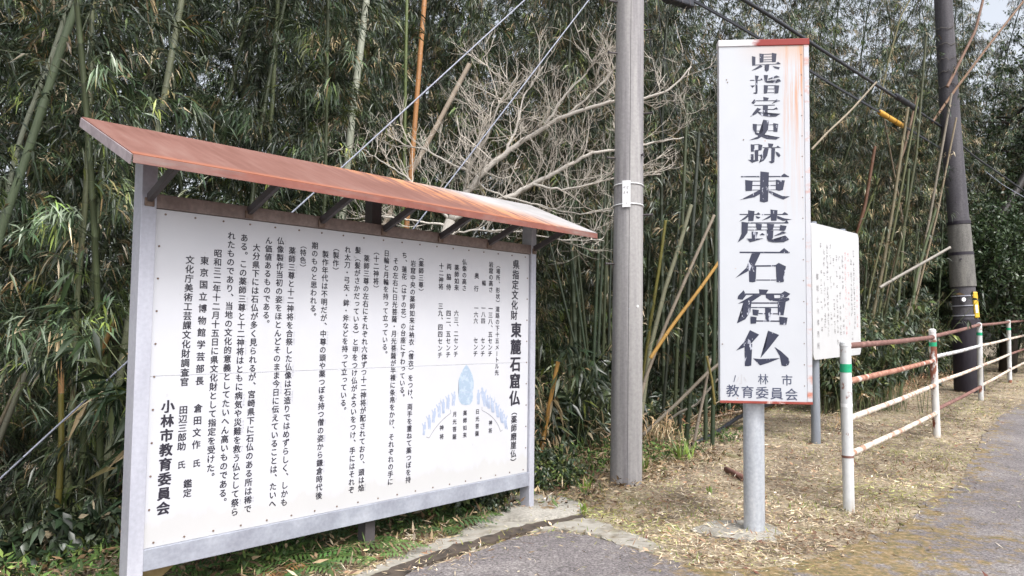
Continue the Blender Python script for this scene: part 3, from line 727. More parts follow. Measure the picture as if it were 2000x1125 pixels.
mincho('lettering', *z3, [[(228, 492), (278, 500), (265, 525), (230, 520)], [(150, 512), (165, 530), (145, 556), (122, 546)], [(300, 556), (345, 512), (378, 528), (335, 540)], [(225, 566), (270, 572), (264, 655), (225, 648)], [(310, 602), (345, 582), (358, 602)], [(175, 588), (210, 598), (165, 642), (112, 668)], [(168, 622), (225, 645), (310, 655), (380, 640), (340, 665), (280, 667), (215, 657)]], [(165, 526, 340, 525, 5), (150, 566, 330, 564, 5), (262, 602, 330, 602, 5)])
mincho('lettering', *z3, [[(135, 728), (172, 732), (170, 798), (137, 800)], [(315, 722), (360, 730), (352, 800), (318, 798)], [(228, 692), (278, 700), (270, 780), (235, 830), (180, 862), (105, 873), (180, 840), (226, 796)], [(150, 795), (200, 815), (260, 840), (375, 848), (340, 868), (260, 862), (190, 834), (158, 820)]], [(172, 738, 228, 738), (276, 738, 318, 736), (170, 792, 228, 792), (270, 790, 318, 789)])
mincho('lettering', *z3, [[(118, 908), (152, 910), (150, 972), (120, 975)], [(185, 906), (222, 915), (212, 960), (185, 965)], [(152, 963), (186, 965), (182, 1055), (155, 1062)], [(118, 995), (145, 995), (143, 1052), (120, 1062)], [(93, 1044), (192, 1048), (130, 1072)], [(270, 900), (318, 905), (308, 932), (275, 932)], [(335, 939), (355, 920), (382, 940)], [(240, 940), (275, 945), (262, 1010), (235, 1050), (190, 1072), (225, 1032)], [(298, 940), (332, 945), (326, 1065), (302, 1077), (275, 1060), (298, 1055)], [(335, 972), (365, 983), (380, 1008), (365, 1022), (345, 1002)], [(232, 980), (238, 995), (205, 1018), (198, 1008)]], [(148, 912, 190, 910), (150, 962, 190, 960), (180, 1006, 216, 1001), (222, 938, 345, 938, 5)])
z4 = ((1430, 320), 4.685)
mincho('lettering', *z4, [[(440, 116), (475, 88), (520, 116)], [(258, 70), (336, 78), (328, 345), (290, 355), (252, 345)], [(118, 148), (188, 155), (180, 247), (122, 250)], [(400, 145), (482, 152), (465, 238), (430, 248), (398, 240)], [(215, 258), (252, 238), (280, 262), (205, 305), (70, 332), (150, 300)], [(333, 240), (400, 275), (460, 295), (528, 298), (468, 328), (390, 297), (333, 260)]], [(80, 118, 520, 116, 7), (186, 158, 260, 158, 5), (330, 158, 402, 156, 5), (182, 198, 402, 198, 5), (180, 240, 400, 238, 4)])
mincho('lettering', *z4, [[(145, 425), (205, 432), (195, 522), (148, 525)], [(142, 465), (62, 530), (120, 507), (148, 482)], [(213, 464), (240, 443), (260, 464)], [(213, 476), (258, 488), (242, 503), (222, 497)], [(350, 418), (415, 425), (405, 520), (355, 522)], [(352, 468), (270, 520), (330, 502), (355, 487)], [(452, 463), (480, 440), (512, 463)], [(410, 474), (480, 500), (548, 508), (470, 522), (412, 500)], [(470, 541), (498, 516), (517, 541)], [(86, 530), (146, 538), (140, 630), (105, 680), (50, 720), (85, 640)], [(215, 548), (272, 552), (265, 600), (225, 600)], [(318, 548), (385, 552), (372, 600), (325, 602)], [(440, 560), (498, 568), (485, 614), (432, 610)], [(178, 618), (237, 625), (215, 690), (180, 690)], [(130, 684), (290, 682), (165, 717)], [(250, 652), (275, 633), (302, 652)], [(316, 606), (377, 612), (372, 680), (345, 702), (318, 684)], [(316, 680), (350, 697), (440, 697), (485, 655), (521, 692), (470, 716), (380, 719), (330, 707)], [(378, 662), (460, 618), (496, 632), (400, 658)]], [(68, 463, 250, 463, 6), (272, 465, 510, 463, 6), (85, 541, 515, 541, 7), (145, 578, 440, 578, 5), (140, 606, 440, 604, 5)])
mincho('lettering', *z4, [[(425, 812), (475, 770), (528, 814)], [(178, 820), (260, 815), (205, 930), (140, 985), (30, 1045), (130, 950)], [(150, 918), (222, 930), (215, 1078), (185, 1085), (155, 1080)], [(398, 925), (425, 906), (492, 938), (472, 1080), (440, 1086), (405, 1082)]], [(68, 810, 525, 812, 9), (215, 935, 402, 933, 9), (220, 1063, 402, 1063, 6)])
z5 = ((1430, 550), 4.685)
mincho('lettering', *z5, [[(245, 70), (332, 75), (305, 118), (248, 118)], [(105, 78), (127, 125), (95, 166), (48, 160), (55, 130)], [(438, 116), (480, 86), (532, 112), (495, 145), (440, 150)], [(190, 122), (268, 124), (180, 182), (52, 202), (130, 165)], [(305, 122), (382, 118), (388, 160), (350, 176), (310, 150)], [(360, 152), (520, 148), (524, 168), (490, 185), (370, 176)], [(103, 188), (178, 180), (165, 280), (120, 345), (43, 382), (95, 290)], [(415, 182), (490, 185), (480, 250), (470, 308), (418, 306)], [(185, 253), (244, 260), (238, 312), (188, 305)], [(300, 238), (357, 245), (345, 355), (305, 362)], [(165, 318), (224, 325), (218, 382), (168, 386)], [(430, 320), (507, 330), (495, 395), (435, 393)]], [(110, 115, 525, 115, 9), (172, 196, 418, 196, 8), (172, 237, 418, 237, 6), (236, 293, 420, 295, 7), (218, 360, 434, 362, 8)])
mincho('lettering', *z5, [[(162, 443), (247, 485), (180, 560), (115, 600), (35, 632), (110, 550)], [(112, 580), (184, 568), (175, 768), (145, 775), (115, 772)], [(328, 448), (430, 488), (330, 615), (258, 700), (310, 590)], [(190, 702), (255, 708), (440, 700), (330, 744), (255, 767)], [(386, 596), (450, 640), (515, 700), (525, 735), (515, 762), (485, 776), (452, 768), (435, 680)]], [])
def sglyph(ch, p, wpx, hpx, wt, mat, name='lettering'):
    a, z = spx(*p); a2, _ = spx(p[0]+wpx, p[1]); _, z2 = spx(p[0], p[1]+hpx); mb = MB()
    v, f = glyph(ch, wt); v = v/.9
    mb.add(np.array([sw(a+x*(a2-a), SOFF, z+y*(z-z2)) for x, y in v]), f); sobj(mb, name, mat)
prep_glyphs('小林市教育委員会', .008, 3)
sglyph('林', (1490.5, 741), 19.5, 20, .008, mt_inknavy); sglyph('市', (1537, 743), 21, 21, .008, mt_inknavy); sglyph('小', (1448, 741), 19, 19, .008, mt_ghost)
mb = MB(); spoly(mb, [(1435.5, 733), (1437.5, 733), (1434, 746), (1432.5, 746)], SOFF+.0004); sobj(mb, 'lettering', mt_inknavy)
for ch, p in zip('教育委員会', ((1431, 763.5), (1460, 766), (1488.5, 767.5), (1517, 769), (1546, 771))): sglyph(ch, p, 24, 23, .010, mt_inknavy)

# ------------------------------------------------------------------ second faded sign
g2 = ground(1604, 872)
Y2 = float(g2[1])
q0 = at(1588, 600, Y2-.06); zt2 = at(1590, 436, Y2)[2]; zb2 = at(1589, 703, Y2)[2]
A2 = np.array([q0[0], q0[1], 0]); d2 = np.array([math.sin(rad(42.3)), math.cos(rad(42.3)), 0])
L2 = 1.4
def colpx(L):   # where the right edge lies
    p = A2+d2*L+UP*1.5; q = p-CAM; dd = q@cF; return 1000+FPX*(q@cR)/dd
while colpx(L2) < 1681: L2 += .01
n2 = np.array([d2[1], -d2[0], 0]); AX2 = np.array([d2, -n2, UP]); O2 = np.array([A2[0], A2[1], zb2]); H2 = zt2-zb2
info = bpy.data.objects.new('faded_sign', None); COL.objects.link(info)
info.location = O2.tolist(); info.rotation_euler = (Matrix.Rotation(rad(1.2), 3, Vector(n2))@Matrix(AX2.T.tolist())).to_euler()
setp(info, 'bleached white sign with faded red and grey writing behind the first fence post', 'sign')
def iobj(mb, name, mat):
    V = np.concatenate(mb.v)-O2; mb.v = [V@AX2.T]; return mb.build(name, mat, info, org=np.zeros(3))
def iw(a, off, z): return O2+d2*a+n2*off+UP*z
mb = MB(); rc = .07; pts = []
for cx, cz, a0 in ((L2-rc, H2-rc, 0), (rc, H2-rc, 90), (rc, rc, 180), (L2-rc, rc, 270)):
    pts += [(cx+rc*math.cos(rad(a0+k*22.5)), cz+rc*math.sin(rad(a0+k*22.5))) for k in range(5)]
k_ = len(pts)
mb.add([iw(a, 0, z) for a, z in pts]+[iw(a, -.02, z) for a, z in pts], [list(range(k_)), list(range(k_, 2*k_))[::-1]]+[[k, k+k_, (k+1) % k_+k_, (k+1) % k_] for k in range(k_)])
mt_bleach = M('bleached_white_sheet', [(.3, (.54, .55, .565)), (.7, (.58, .59, .605))], 4, rough=.4, bmp=0)
iobj(mb, 'sign_panel', mt_bleach)
def apx(px):
    best = min(np.arange(0, L2, .01), key=lambda L: abs(colpx(L)-px)); return best
for pxx in (1604, 1660):
    a = apx(pxx); b = iw(a, -.085, 0); gz_ = float(H(b[0], b[1]))
    mb = MB(); mb.tube([(b[0], b[1], gz_-.1), (b[0], b[1], zt2+.035)], .056, 14); sharp(iobj(mb, 'post', M('grey_sign_post', [(.3, (.20, .22, .26)), (.7, (.30, .33, .38))], 6, (2, 2, .4), .5, metal=.2) if pxx == 1604 else bpy.data.materials['grey_sign_post']))
rr = random.Random(3)
def faintcol(a, z0, z1, step, sz, red, mat, dens=.8):
    mb = MB(); z = z0; off = .0015
    while z > z1:
        if rr.random() < dens:
            for _ in range(rr.randint(3, 6)):       # worn stroke remains, not readable
                x = a+rr.uniform(-.4, .4)*sz; y = z+rr.uniform(-.4, .4)*sz; w, h = (rr.uniform(.3, .9)*sz, sz*.15) if rr.random() < .6 else (sz*.15, rr.uniform(.3, .8)*sz)
                x = min(max(x, a-.5*sz+w/2), a+.5*sz-w/2) if w < sz else a
                off += .000002
                mb.add([iw(x-w/2, off, y-h/2), iw(x+w/2, off, y-h/2), iw(x+w/2, off, y+h/2), iw(x-w/2, off, y+h/2)], [[0, 1, 2, 3]])
        z -= step
    if mb.v: iobj(mb, 'faded_writing', mat)['kind'] = 'stuff'
nc = 13
for k in range(nc):
    a = .30+k*(L2-.42)/(nc-1)
    red = k in (8, 9, 12)
    faintcol(a, H2-.22-rr.random()*.15, .18+rr.random()*.22, .066, .058, red, mt_faintred if red else mt_faint, .5+.35*(k % 3)/2)
prep_glyphs('都城土木事務所', .004, 2)
mb = MB()
def ib(a, z): a = np.asarray(a); z = np.asarray(z); return O2+d2*a[:, None]+n2*.0015+UP*z[:, None]
for k, ch in enumerate('都城土木事務所'): put(mb, ch, .17, 1.02-k*.142, .085, .085, ib, .004)
iobj(mb, 'text_column', mt_faint)['kind'] = 'stuff'

# ------------------------------------------------------------------ concrete utility pole
pg = ground(1227, 950); pb = np.array([pg[0], pg[1]+.14, 0.])
pole = thing('utility_pole', pb, 'thick grey concrete utility pole between the notice board and the tall sign', 'utility pole')
HP = 8.2
def prad(z): return .152-.0037*z
prof = [(.0, pb[0], pb[1])]
zz = np.linspace(-.2, HP, 30)
top_off = at(1231, 0, pb[1]); lean = (top_off[0]-pb[0])/(top_off[2])
pc_ = lambda z: np.array([pb[0]+lean*z, pb[1], z])
mb = MB(); mb.tube([pc_(z) for z in zz], [prad(z) for z in zz], 40); po = mb.build('shaft', mt_pole, pole); sharp(po)
mb = MB(); mb.tube([pc_(z)+np.array([-.012, -prad(z)+.0005, 0]) for z in np.linspace(.05, HP-.05, 30)], .0022, 5); mb.build('mould_seam', mt_darkpole, pole)
def onpole(px, py, extra=0):
    P = at(px, py, pb[1]); z = P[2]; r = prad(z)+extra
    P = at(px, py, pb[1]-r); c = pc_(P[2]); dx = max(-r*.98, min(r*.98, P[0]-c[0]))
    return np.array([c[0]+dx, c[1]-math.sqrt(max(r*r-dx*dx, 0)), P[2]])
for (px, py, s_) in ((1207, 7, -1), (1205, 107, -1), (1203, 311, -1), (1198, 516, -1), (1256, 421, 1), (1256, 224, 1), (1256, 62, 1), (1242, 307, 0)):
    z = at(px, py, pb[1])[2]; c = pc_(z); r = prad(z)
    if s_ == 0: d_ = np.array([.75, -.66, 0])
    else: d_ = np.array([s_*.96, -.28, 0])
    a = c+d_*r*.9; b = c+d_*(r+(.085 if s_ else .02))
    mb = MB(); mb.tube([a, b], .009, 8); mb.tube([b, b+d_*.008], .016, 8); mb.build('step_bolt', mt_brace, pole)
for py in (359, 399):
    z = at(1228, py, pb[1]-.15)[2]; mb = MB(); P = []
    for k in range(33):
        an = k/32*2*math.pi; r = prad(z)+.005; c = pc_(z); P.append(c+np.array([r*math.cos(an), r*math.sin(an), -.012*math.cos(an)*0+.01*math.sin(an)*-1]))
    mb.tube(P, .006, 6, cap=False); mb.build('strap', mt_plate, pole)
za, zb_ = at(1223, 352, pb[1]-.16)[2], at(1223, 404, pb[1]-.16)[2]
cp = onpole(1223.5, 378, .008); nn = cp-pc_(cp[2]); nn[2] = 0; nn /= np.linalg.norm(nn); tt = np.array([-nn[1], nn[0], 0])
plt = MB(); plt.box((cp[0], cp[1]-.004, (za+zb_)/2), (.078, .006, za-zb_), [tt, nn, UP], bev=.001); plo = plt.build('number_plate', mt_plate, pole)
mb = MB(); PO = np.array([cp[0], cp[1], (za+zb_)/2])+nn*.0075-np.array([0, .004, 0])
hh = za-zb_
for (u, v) in ((-.018, .24), (.014, .24), (-.018, .03), (.016, .03)):
    for k in range(4):
        x, z = u+rr.uniform(-.008, .008), v*hh+rr.uniform(-.012, .012); w, h = (.014, .003) if k % 2 else (.003, .016)
        mb.add([PO+tt*(x+a*w/2)+UP*(z+b*h/2)+nn*.0001*k for a, b in ((-1, -1), (1, -1), (1, 1), (-1, 1))], [[0, 1, 2, 3]])
mb.add([PO+tt*a+UP*(b-.35*hh) for a, b in ((-.003, -.012), (.003, -.012), (.002, .012), (-.002, .012))], [[0, 1, 2, 3]])
pm = mb.build('faded_marks', mt_faint, pole)
mb = MB(); c = onpole(1246, 598, .001); mb.tube([c, c+np.array([.002, -.004, 0])], .013, 12); mb.build('white_disc', mt_plate, pole)
mb = MB(); c = onpole(1229, 603, .001); mb.tube([c, c+np.array([.0, -.004, 0])], .006, 8); mb.build('plug', mt_steel, pole)

# ------------------------------------------------------------------ far dark pole
dp = [(1842, 0), (1857, 250), (1873, 440), (1877, 500), (1881, 560), (1886, 625), (1893, 762)]
dw = [32, 36, 39, 42, 44, 46, 49]
DY = 15.2
gd = ground(1893, 765); DY = float(gd[1])
P = [at(x, y, DY) for x, y in dp]; Rr = [w/2/FPX*DY for w in dw]
up = P[0]+(P[0]-P[1])*1.0
base = np.array([P[-1][0], P[-1][1], float(H(P[-1][0], P[-1][1]))])
dark = thing('dark_utility_pole', base, 'leaning dark grey utility pole with black sleeve and yellow guard, behind the fence', 'utility pole')
mb = MB(); mb.tube([base-[0, 0, .2], P[5], P[4], P[3], P[2], P[1], P[0], up], [Rr[6]-.012, Rr[5]-.012, Rr[4]-.012, Rr[3]-.012, Rr[2]-.01, Rr[1], Rr[0], Rr[0]*.93], 28); sharp(mb.build('shaft', mt_darkpole, dark))
def seg(i, a, b, mat, name, extra=.0):
    """tube over the pole between image heights a and b"""
    def pt(y):
        for (p, q, r0, r1, yy0, yy1) in zip(P, P[1:], Rr, Rr[1:], [d[1] for d in dp], [d[1] for d in dp][1:]):
            if y <= yy1+.01: t = (y-yy0)/(yy1-yy0); return p+(q-p)*t, r0+(r1-r0)*t
        return P[-1], Rr[-1]
    (pa, r_a), (pb_, r_b) = pt(a), pt(b)
    mb = MB(); mb.tube([pa, (pa+pb_)/2, pb_], [r_a+extra, (r_a+r_b)/2+extra, r_b+extra], 28); return sharp(mb.build(name, mat, dark))
seg(0, 440, 495, mt_wrap, 'wrap_sheet', .004); seg(0, 499, 560, mt_wrap, 'wrap_sheet', .008)
for y in (436, 496): seg(0, y-3, y+3, mt_sleeve, 'band', .012)
seg(0, 624, 762, mt_sleeve, 'sleeve', .015)
for y in (578, 597, 616): seg(0, y-.9, y+.9, mt_steel, 'band', .006)
c = at(1903, 595, DY-.22); a_ = at(1903, 570, DY-.22); b_ = at(1908, 621, DY-.22); ax_ = (a_-b_); Ln = np.linalg.norm(ax_); ax_ /= Ln
mb = MB(); mb.box((a_+b_)/2, (.10, .06, Ln), [np.cross([0, 1., 0], ax_), [0, 1., 0], ax_], bev=.02); mb.build('yellow_guard', mt_yellow, dark)
mb = MB(); mb.box((a_+b_)/2+[-.0, -.034, -.08], (.05, .006, .16), [np.cross([0, 1., 0], ax_), [0, 1., 0], ax_], bev=.001); mb.build('guard_sticker', mt_plate, dark)
c = at(1881.5, 585, DY-.24); mb = MB(); mb.tube([c, c+[0, -.012, 0]], .07, 16); mb.build('reflector_rim', mt_sleeve, dark)
mb = MB(); mb.tube([c+[0, -.012, 0], c+[0, -.02, 0]], .042, 14); mb.build('reflector', mt_plate, dark)
for (x, y) in ((1859, 283), (1867, 395), (1876, 506)):
    c = at(x, y, DY-.20); mb = MB(); mb.tube([c, c+[0, -.02, 0]], .02, 8); mb.build('bolt', mt_sleeve, dark)
# a climbing tangle of thin dry vine round the pole
rr = random.Random(12)
mb = MB()
for y0 in (60, 92, 120, 145, 172):
    zc_ = y0
    Pv = []
    for k in range(14):
        an = -math.pi+k/13*math.pi+rr.uniform(-.1, .1); y = y0+rr.uniform(-4, 4)+k*rr.uniform(-.6, .6)
        q = at(1842+(y/250)*15, y, DY); r = Rr[0]+.02+rr.uniform(0, .02); Pv.append(q+[r*math.cos(an), r*math.sin(an), 0])
    mb.tube(Pv, .007, 4, col=(.12, .11, .10))
single(mb, 'dry_vine', mt_branch, np.array(P[0]), 'thin dry vine wound round the upper part of the dark leaning pole', 'vine')

# ------------------------------------------------------------------ guard fence
posts = [((1663, 1003), 1.42), ((1834, 855), 1.42), ((1919, 783), 1.42), ((1975, 748), 1.42)]
PP = [ground(*p)+np.array([0, .045, 0]) for p, _ in posts]
PP.append(PP[3]+(PP[3]-PP[2])*1.05); PP[4][2] = float(H(PP[4][0], PP[4][1]))
PP.append(PP[4]+(PP[3]-PP[2])*1.05); PP[5][2] = float(H(PP[5][0], PP[5][1]))
fence = thing('guard_fence', PP[0], 'rusty white pipe guard fence with green banded posts along the road', 'fence')
leanv = [np.array([-.012, 0, 0]), np.array([-.035, 0, .0]), np.array([-.0, 0, 0]), np.array([0, 0, 0]), np.array([0, 0, 0]), np.array([0, 0, 0])]
def fp(i, h): return PP[i]+leanv[i]*h/1.42+UP*h
for i in range(6):
    mt = mt_white_rusty if i == 1 else mt_white
    mb = MB(); mb.tube([fp(i, -.08), fp(i, .4), fp(i, .9), fp(i, 1.38)], .045, 20); mb.tube([fp(i, 1.38), fp(i, 1.41), fp(i, 1.425)], [.048, .044, .02], 20)
    o = mb.build('post', mt, fence); sharp(o)
    if i == 1: o['label'] = 'second post, paint flaked to rust'
    z0 = 1.16 if i in (0,) else 1.19
    mb = MB(); mb.tube([fp(i, z0), fp(i, z0+(.055 if i else .07))], .0468, 20); sharp(mb.build('green_band', mt_green, fence))
bays = [((1.38, 1.08, .767, .47), (1.31, 1.0, .68, .31), (mt_rust, mt_orange, mt_cream, mt_cream)),
        ((1.32, 1.05, .71, .36), (1.385, 1.0, .62, .25), (mt_rust, mt_white, mt_cream, mt_rust)),
        ((1.38, 1.0, .63, .27), (1.375, .99, .64, .29), (mt_rust, mt_cream, mt_cream, mt_cream)),
        ((1.37, .99, .64, .29), (1.37, .99, .64, .29), (mt_rust, mt_cream, mt_rust, mt_cream)),
        ((1.37, .99, .64, .29), (1.37, .99, .64, .29), (mt_rust, mt_cream, mt_cream, mt_cream))]
for i, (h0, h1, ms) in enumerate(bays):
    for a, b, mt in zip(h0, h1, ms):
        p, q = fp(i, a), fp(i+1, b); t = (q-p)/np.linalg.norm(q-p)
        mid = (p+q)/2-[0, 0, .008]
        mb = MB(); mb.tube([p+t*.03, mid, q-t*.03], .0265, 14); sharp(mb.build('rail', mt, fence))
        for c, s_ in ((p, 1), (q, -1)):
            mb = MB(); mb.tube([c+t*s_*.02, c+t*s_*.075], .033, 12); sharp(mb.build('clamp', mt_white if mt not in (mt_rust,) else mt, fence))
for h in (.90, .47):      # rust collars on the first post
    mb = MB(); mb.tube([fp(0, h-.03 if h > .5 else h-.02), fp(0, h)], .0465, 20); sharp(mb.build('tie_band', mt_rust if h < .5 else mt_plate, fence))

def nest(root, outer, inners):
    ch = list(root.children); o_ = [c for c in ch if c.name.split('.')[0] == outer]
    for c in ch:
        if c.name.split('.')[0] in inners:
            best = o_[0]
            if len(o_) > 1:
                f_ = lambda q: np.mean([v.co[:] for v in q.data.vertices], axis=0)
                k_ = f_(c); best = min(o_, key=lambda q: np.linalg.norm((f_(q)-k_)[:2]))
            c.parent = best
nest(board, 'roof', ('eaves_lip', 'end_lip')); nest(tall, 'sign_panel', ('lettering', 'rivet', 'rusty_nail', 'edge_strip', 'top_trim', 'bottom_trim'))
nest(info, 'sign_panel', ('faded_writing', 'text_column')); nest(pole, 'number_plate', ('faded_marks',)); nest(fence, 'post', ('green_band', 'tie_band')); nest(dark, 'yellow_guard', ('guard_sticker',)); nest(dark, 'reflector_rim', ('reflector',))

# ------------------------------------------------------------------ cables and wires
def inv(x): return 1/(.139-.0732*(x-1231)/614)
def cable(name, pts, r, mat, label, cat, n=8, dep=inv, group=None, extra=None):
    Pw = [at(x, y, dep(x)) for x, y in pts]
    Pw = np.array(Pw); t = np.linspace(0, len(Pw)-1, 40)
    Pw = np.stack([np.interp(t, np.arange(len(Pw)), Pw[:, k]) for k in range(3)], 1)
    for _ in range(3): Pw[1:-1] = (Pw[:-2]+2*Pw[1:-1]+Pw[2:])/4
    mb = MB(); mb.tube(Pw, r, n)
    if extra: extra(mb, Pw)
    return single(mb, name, mat, Pw[0], label, cat, group, True), Pw
def wrapx(mb, Pw):
    L = len(Pw)*6; t = np.linspace(0, len(Pw)-1, L); q = np.stack([np.interp(t, np.arange(len(Pw)), Pw[:, k]) for k in range(3)], 1)
    th = np.arange(L)*1.1; mb.tube(q+np.stack([0*th, .022*np.cos(th), .024*np.sin(th)+.012], 1), .004, 4)
top_p = (1240, -150)
o1, W1 = cable('power_cable', [(1300, -85), (1375, -46), (1450, -2), (1500, 28), (1560, 68), (1640, 120), (1740, 184), (1800, 222), (1842, 250)], .024, mt_black, 'thick black overhead cable passing behind the top of the tall sign', 'cable', extra=wrapx)
c, Pw = cable('power_cable', [(1842, 252), (1870, 278), (1905, 307), (1960, 345), (2060, 415)], .02, mt_black, 'black overhead cable leaving the dark pole to the right', 'cable', dep=lambda x: 15.0+(x-1842)*.03)
c, Pw = cable('service_cable', [(1240, -65), (1300, -25), (1365, 8), (1425, 42), (1500, 86), (1590, 145), (1660, 186), (1722, 222), (1790, 262), (1838, 291)], .013, mt_black, 'thinner black cable below the thick one, running to the dark pole', 'cable', extra=lambda mb, Pw: [mb.tube(Pw+[0, 0, .02+.006*math.sin(k)], .006, 5) for k in range(2)])
# junction box, splice, yellow guard
P0, P1 = at(1310, -4, inv(1310)), at(1349, 9, inv(1349)); t = P1-P0; Ln = np.linalg.norm(t); t /= Ln; v_ = np.cross(t, [0, 1., 0]); v_ /= np.linalg.norm(v_); w_ = np.cross(t, v_)
P0 = P0-t*.12; Ln += .12
bx = thing('cable_box', (P0+P1)/2, 'black plastic cable box hanging from the lower cable beside the concrete pole', 'cable box')
mb = MB(); mb.box((P0+P1)/2, (Ln, .095, .10), [t, v_, w_], bev=.018); mb.build('shell', mt_black, bx)
for k in (-1, 0, 1): mb = MB(); mb.box((P0+P1)/2+t*k*Ln*.3, (.014, .102, .108), [t, v_, w_], bev=.004); mb.build('rib', mt_darkpole, bx)
P0, P1 = at(1748, 186, inv(1748)), at(1792, 214, inv(1792)); t = (P1-P0)/np.linalg.norm(P1-P0)
sp_ = thing('cable_splice', (P0+P1)/2, 'black splice sleeve clamped round the thick overhead cable', 'cable splice')
mb = MB(); mb.tube([P0, P0+t*.04, P1-t*.04, P1], [.03, .05, .05, .03], 12); sharp(mb.build('sleeve', mt_black, sp_))
for k in (.15, .5, .85): mb = MB(); c = P0+(P1-P0)*k; mb.tube([c, c+t*.03], .057, 12); sharp(mb.build('clamp', mt_darkpole, sp_))
P0, P1 = at(1718, 219, inv(1718)), at(1763, 246, inv(1763)); t = (P1-P0)/np.linalg.norm(P1-P0)
yg = thing('cable_guard', (P0+P1)/2, 'orange yellow plastic guard wrapped round the lower cable', 'cable guard')
mb = MB(); mb.tube([P0, P0+t*.02, P1-t*.02, P1], [.03, .045, .045, .03], 12); sharp(mb.build('tube', mt_ywrap, yg))
for k in (.3, .62, .9): mb = MB(); c = P0+(P1-P0)*k; mb.tube([c, c+t*.012], .049, 12); mb.build('tie', mt_black, yg)
gdep = lambda x: 1/(.139+.061*(1231-x)/1231)
def guy(pts, r, label, g='guy wires of the concrete pole', extra=None):
    return cable('guy_wire', pts, r, mt_wire, label, 'wire', 6, gdep, g)
guy([(1180, -142), (1025, 0), (670, 325), (250, 705), (0, 935), (-90, 1018)], .0075, 'long grey guy wire running down to the left behind the notice board')
guy([(1213, -82), (1150, 0), (870, 365), (700, 587), (560, 770)], .0065, 'shorter steep guy wire ending behind the notice board')
for pts, lab in (([(1283, -40), (1288, 40), (1300, 120), (1318, 200), (1336, 280)], 'thin black hanging wire right of the concrete pole, the right one'), ([(1262, 0), (1270, 90), (1284, 180), (1297, 275)], 'thin black hanging wire close to the concrete pole, the left one')):
    cable('hanging_wire', pts, .004, mt_black, lab, 'wire', 5, lambda x: 8.4)
cable('thin_wire', [(1500, 20), (1590, 70), (1700, 128), (1842, 200)], .004, mt_black, 'very thin wire above the thick overhead cable', 'wire', 5)
cable('thin_wire', [(1925, 335), (1960, 362), (2005, 388), (2060, 420)], .007, mt_wire, 'thin pale wire crossing the sky gap right of the dark pole', 'wire', 5, lambda x: 16.5)
# ------------------------------------------------------------------ foliage generators
def blades(base, dirn, length, width, rg, droop=.25, nrm=None):
    """leaf blades: 5 verts, bent, pointed. base,dirn (n,3); returns verts (n*5,3), faces"""
    n = len(base)
    d = dirn/(np.linalg.norm(dirn, axis=1)[:, None]+1e-9)
    up = rg.normal(size=(n, 3))*.55+np.array([0, 0, 1.]) if nrm is None else nrm
    side = np.cross(d, up); side /= np.linalg.norm(side, axis=1)[:, None]+1e-9
    L = length[:, None]; Wd = width[:, None]
    mid = base+d*L*.42; dn = np.array([0, 0, -1.])
    tip = base+d*L*.98+dn*L*droop
    V = np.stack([base, mid+side*Wd*.5, tip, mid-side*Wd*.5, mid*1.0+np.cross(side, d)*Wd*.12], 1).reshape(-1, 3)
    i = np.arange(n)[:, None]*5
    Fq = np.concatenate([i+[0, 4, 1], i+[1, 4, 2], i+[0, 3, 4], i+[3, 2, 4]], 0)
    return V, Fq
def npmesh(name, V, Ftri, cols, mat, smooth=False):
    me = bpy.data.meshes.new(name); nf = len(Ftri)
    me.vertices.add(len(V)); me.vertices.foreach_set('co', np.asarray(V, np.float32).ravel())
    me.loops.add(nf*3); me.loops.foreach_set('vertex_index', np.asarray(Ftri, np.int32).ravel())
    me.polygons.add(nf); me.polygons.foreach_set('loop_start', np.arange(nf, dtype=np.int32)*3)
    try: me.polygons.foreach_set('loop_total', np.full(nf, 3, np.int32))
    except Exception: pass
    me.update(calc_edges=True)
    a = me.color_attributes.new('Col', 'FLOAT_COLOR', 'POINT')
    cc = np.concatenate([cols, np.ones((len(cols), 1))], 1).astype(np.float32); a.data.foreach_set('color', cc.ravel())
    me.materials.append(mat); me.validate(); me.update()
    return me
GREENS = np.array([(.020, .038, .018), (.030, .055, .025), (.048, .078, .034), (.060, .090, .048), (.074, .098, .042), (.10, .125, .085)])
DRY = np.array([(.30, .23, .13), (.36, .30, .20), (.24, .165, .085), (.19, .165, .075)])
LIME = np.array([(.13, .17, .04), (.17, .20, .05), (.10, .15, .04)])
def leafcols(n_spray, per, rg, dry=.12, lime=.06, bright=1.):
    n = len(per)
    base = GREENS[rg.integers(0, len(GREENS), n_spray)]
    u = rg.random(n_spray)
    base = np.where((u < dry)[:, None], DRY[rg.integers(0, len(DRY), n_spray)], base)
    base = np.where((u > 1-lime)[:, None], LIME[rg.integers(0, len(LIME), n_spray)], base)
    c = base[per]*rg.uniform(.5, 1.6, (n, 1))*bright*.80
    u2 = rg.random(n)
    c = np.where((u2 < dry*.5)[:, None], DRY[rg.integers(0, len(DRY), n)], c)
    return c
def sprays(cent, dirs, per_n, rg, L=(.09, .15), Wd=.016, dry=.12, lime=.06, droop=.3, bright=1., spread=.5, tone=None):
    ns = len(cent); per = np.repeat(np.arange(ns), per_n); n = len(per)
    sd_ = rg.normal(size=(ns, 3))*.35
    d = dirs[per]*.8+sd_[per]+rg.normal(size=(n, 3))*spread+np.array([0, 0, -.42])
    base = cent[per]+rg.normal(size=(n, 3))*.025
    ln = rg.uniform(*L, n); V, Fq = blades(base, d, ln, Wd*rg.uniform(.8, 1.3, n), rg, droop)
    c = leafcols(ns, per, rg, dry, lime, bright)
    if tone is not None: c = c*tone[per][:, None]
    return V, Fq, np.repeat(c, 5, 0)
